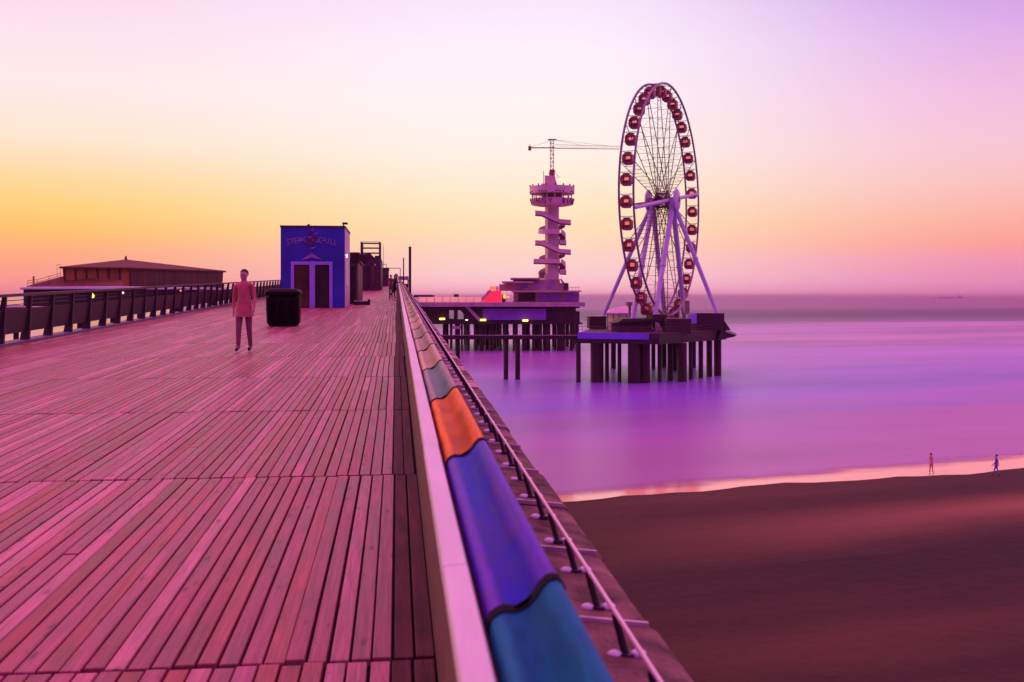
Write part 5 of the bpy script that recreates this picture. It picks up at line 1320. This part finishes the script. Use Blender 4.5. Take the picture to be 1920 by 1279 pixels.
# ---------------------------------------------------------------- people
def person(loc, yaw, label, jacket, trousers, hair, height=1.72, lean=0.0, stride=0.0, cross=False, coat=False, armpose='down', group=None, skirt=False):
    s = height / 1.76
    root = thing('person', loc, label, 'person', group)
    J = []; E = []; Rr = []
    def v(p, r, par=None):
        J.append(Vector(p)); Rr.append(r)
        if par is not None: E.append((par, len(J) - 1))
        return len(J) - 1
    def ln(p):  # lean the upper body forward (+y)
        x, y, z = p
        if z > .95: y += lean * (z - .95)
        return (x, y, z)
    pel = v((0, 0, .95), (.15, .105))
    sp = v(ln((0, .005, 1.13)), (.135, .10), pel); ch = v(ln((0, 0, 1.32)), (.165, .115), sp); uc = v(ln((0, -.01, 1.43)), (.12, .085), ch)
    nk = v(ln((0, .0, 1.51)), (.055, .055), uc); jaw = v(ln((0, .025, 1.575)), (.066, .072), nk); hd = v(ln((0, .015, 1.655)), (.078, .095), jaw); tp = v(ln((0, .005, 1.725)), (.055, .065), hd)
    ns = v(ln((0, .115, 1.635)), (.014, .014), hd)
    for sx in (-1, 1): v(ln((sx * .085, .0, 1.645)), (.016, .022), hd)
    for sx in (-1, 1):
        yk = stride * sx * .16
        hip = v((sx * .092, 0, .88), (.095, .10), pel)
        if cross and sx > 0:
            kn = v((.06, -.05, .5), (.062, .065), hip); an = v((.0, -.34, .18), (.042, .045), kn); v((.0, -.36, .04), (.038, .035), an)
        else:
            kn = v((sx * .1, yk * .6 + .02, .49), (.062, .065), hip); an = v((sx * .1, yk * 1.6 - .03, .09), (.042, .046), kn); v((sx * .105, yk * 1.6 + .14, .035), (.042, .03), an)
        sh = v(ln((sx * .185, -.01, 1.405)), (.062, .062), uc)
        if armpose == 'down':
            el_ = v(ln((sx * .235, -.03 - yk * .7, 1.13)), (.043, .045), sh); wr = v((sx * .245, .04 - yk * 1.4 + lean * .1, .90), (.028, .03), el_)
        else:
            el_ = v(ln((sx * .22, .12, 1.17)), (.043, .045), sh); wr = v(ln((sx * .15, .36, 1.10)), (.028, .03), el_)
        wp_ = J[wr]; el0 = J[el_]; d = (wp_ - el0).normalized(); side = Vector((-sx, 0, 0)) if armpose == 'down' else Vector((-sx, 0, 0))
        pm = v(wp_ + d * .07, (.034, .018), wr)
        lat = d.cross(Vector((1, 0, 0))).normalized()
        for q, ll in enumerate((.062, .074, .07, .055)):
            b0 = J[pm] + lat * ((q - 1.5) * .019) + d * .025
            i1 = v(b0 + d * ll * .5, (.0085, .0085), pm); v(b0 + d * ll * .85 + side * ll * .35, (.0075, .0075), i1)
        th1 = v(wp_ + d * .04 + lat * -.04 + side * .01, (.010, .010), wr); v(wp_ + d * .075 + lat * -.05 + side * .02, (.009, .009), th1)
    me = bpy.data.meshes.new('person_body'); me.from_pydata([tuple(p * s) for p in J], E, [])
    ob = bpy.data.objects.new('tmp', me); col.objects.link(ob)
    ob.modifiers.new('skin', 'SKIN')
    sv = ob.data.skin_vertices[0].data
    for i, r in enumerate(Rr):
        sv[i].radius = (r[0] * s, r[1] * s); sv[i].use_root = (i == 0)
    sm = ob.modifiers.new('sub', 'SUBSURF'); sm.levels = 2; sm.render_levels = 2
    dg = bpy.context.evaluated_depsgraph_get(); m2 = bpy.data.meshes.new_from_object(ob.evaluated_get(dg))
    col.objects.unlink(ob); bpy.data.objects.remove(ob)
    m2.name = 'body'
    m2.materials.clear()
    for mm in (M['skin'], jacket, trousers, M['dark']): m2.materials.append(mm)
    for p in m2.polygons:
        p.use_smooth = True
        c = p.center / s
        hand = (abs(c.x) > .2 and c.z < .93) if armpose == 'down' else (c.y > .36 + lean * .2 and 1.0 < c.z < 1.35)
        p.material_index = 0 if c.z > 1.49 or hand else 1 if c.z > .86 else 2 if c.z > .085 else 3
    bo = bpy.data.objects.new('body', m2); col.objects.link(bo); bo.parent = root; ROOT[bo.name] = Vector(loc)
    # hair cap
    hb = MB(); hc = Vector(ln((0, -.015, 1.675))) * s
    vs = []; n = 14; rows_ = 6
    for k in range(rows_ + 1):
        ph = math.pi * .62 * k / rows_
        for i in range(n):
            a = 2 * math.pi * i / n
            r = math.sin(ph); y = math.sin(a) * r; back = 1.0 if y < 0 else .0
            zc = math.cos(ph) - (0.35 * back * max(0, k - 3) / 3)
            vs.append(hc + Vector((math.cos(a) * r * .088 * s, y * .106 * s - (.01 * s), zc * .085 * s + .01)))
    fs = [(k * n + i, k * n + (i + 1) % n, (k + 1) * n + (i + 1) % n, (k + 1) * n + i) for k in range(rows_) for i in range(n)]
    hb.add(vs, fs); ho = hb.build('hair', hair, None, 80); ho.parent = root
    for sx in (-1, 1): pass
    eb = MB()
    for sx in (-1, 1): eb.ball(Vector(ln((sx * .032, .098, 1.655))) * s, .011 * s, .008 * s, .008 * s, 8)
    eo = eb.build('eyes', M['dark'], None); eo.parent = root
    if coat:
        cb = MB(); n = 18; vs = []
        rows2 = [(.93 if not coat == 'long' else .93, .17, .125), (.75, .19, .15), (.58, .205, .165)] if coat != 'short' else [(.95, .17, .125), (.82, .185, .14), (.74, .19, .145)]
        rows2 = [(1.05, .158, .118)] + rows2
        for z, rx, ry in rows2:
            for i in range(n):
                a = 2 * math.pi * i / n; w_ = 1 + .03 * math.sin(a * 5)
                p = ln((math.cos(a) * rx * w_, math.sin(a) * ry * w_ + .0, z)); vs.append(Vector(p) * s)
        fs = [(k * n + i, k * n + (i + 1) % n, (k + 1) * n + (i + 1) % n, (k + 1) * n + i) for k in range(len(rows2) - 1) for i in range(n)]
        cb.add(vs, fs); co = cb.build('coat', jacket, None, 70); co.parent = root
    root.rotation_euler = (0, 0, yaw)
    return root
def cloth(nm, c): return mat(nm, c, 0.8, var=0.2, scale=6, bump=0.2)
M['roseclo'] = cloth('dusty_rose_coat', (0.55, 0.17, 0.15)); M['rosetro'] = cloth('faded_rose_trousers', (0.26, 0.10, 0.11))
M['blackclo'] = cloth('black_coat', (0.02, 0.01, 0.012)); M['redclo'] = cloth('brick_red_jacket', (0.22, 0.05, 0.05)); M['dktro'] = cloth('dark_trousers', (0.04, 0.02, 0.025))
M['blueclo'] = cloth('violet_blue_jacket', (0.22, 0.14, 0.5)); M['mauveclo'] = cloth('mauve_coat', (0.55, 0.26, 0.34))
gd = 22.2; gx = -3.29; gy = (gd - gx * SP) / CP
person((gx, gy, zdeck(gy) + .005), R(172), 'person in a dusty rose coat standing alone on the planks left of the bin', M['roseclo'], M['rosetro'], M['hair'], 1.78, stride=.45, coat='short')
D = 69.4; x, y = XY(739.5, D)
person((-.17, y, zdeck(y) + .005), R(-100), 'person in a long black coat leaning on the right balustrade, legs crossed', M['blackclo'], M['dktro'], M['hair'], 1.68, lean=.22, cross=True, coat='long', armpose='rail')
D = 72.5; x, y = XY(733, D)
person((x, y, zdeck(y) + .005), R(-150), 'person in a brick red jacket standing just left of the black coat', M['redclo'], M['dktro'], M['hairred'], 1.62, coat='short')
def beach_z(p):
    s_ = -(p - SH1).dot(SN); return 0.10 + 0.026 * s_ if s_ > .3 else 0.0
p = P(1868, 555, 84.0); p = onz(1868, 82.0, 0); p.z = beach_z(p)
person(p, R(60), 'person in a violet blue jacket walking on the dark sand', M['blueclo'], M['blueclo'], M['hair'], 1.65, stride=1.0, coat='short')
p = onz(1746, 84.0, 0); p.z = .01
person(p, R(-80), 'person in a mauve coat standing on the bright wet strip of shore', M['mauveclo'], M['roseclo'], M['hair'], 1.6, stride=.4, coat='short')

# ---------------------------------------------------------------- ship on the horizon
SDp = 6000.0
sh_ = thing('cargo_ship', onz(1772, SDp, 0), 'faint long ship low on the sea horizon at the right', 'ship')
M['ship'] = mat('hazy_ship_paint', (0.75, 0.62, 0.62), 0.8, var=0.1, scale=0.05, bump=0)
l0, l1 = (1752 - 960) / F * SDp, (1808 - 960) / F * SDp
b = MB(); b.prism([Cw(l0 + 6, SDp, 0), Cw(l1 - 10, SDp, 0), Cw(l1, SDp, 7), Cw(l0, SDp, 6)], AF * 26); b.build('hull', M['ship'], sh_)
b = MB(); b.fbox(l1 - 40, l1 - 14, SDp + 3, SDp + 22, 6.5, 15); b.build('bridge_house', M['ship'], sh_)
b = MB()
for q in range(4): b.fbox(l0 + 20 + q * 26, l0 + 40 + q * 26, SDp + 3, SDp + 22, 6.5, 10.5)
b.build('cargo_stack', M['ship'], sh_)

# ---------------------------------------------------------------- sea haze: one even, closed box of pale air
m = bpy.data.materials.new('sea_haze'); m.use_nodes = True
nt = m.node_tree
for n in list(nt.nodes): nt.nodes.remove(n)
pv = nt.nodes.new('ShaderNodeVolumePrincipled'); pv.inputs['Color'].default_value = (1.0, 0.66, 0.90, 1)
pv.inputs['Density'].default_value = 0.00004; pv.inputs['Anisotropy'].default_value = 0.65
ho_ = nt.nodes.new('ShaderNodeOutputMaterial'); nt.links.new(pv.outputs[0], ho_.inputs['Volume'])
hb_ = MB(); hb_.box(-85000, 85000, -20000, 100000, -4.5, 66)
hz_ = hb_.build('haze', m); hz_['kind'] = 'stuff'
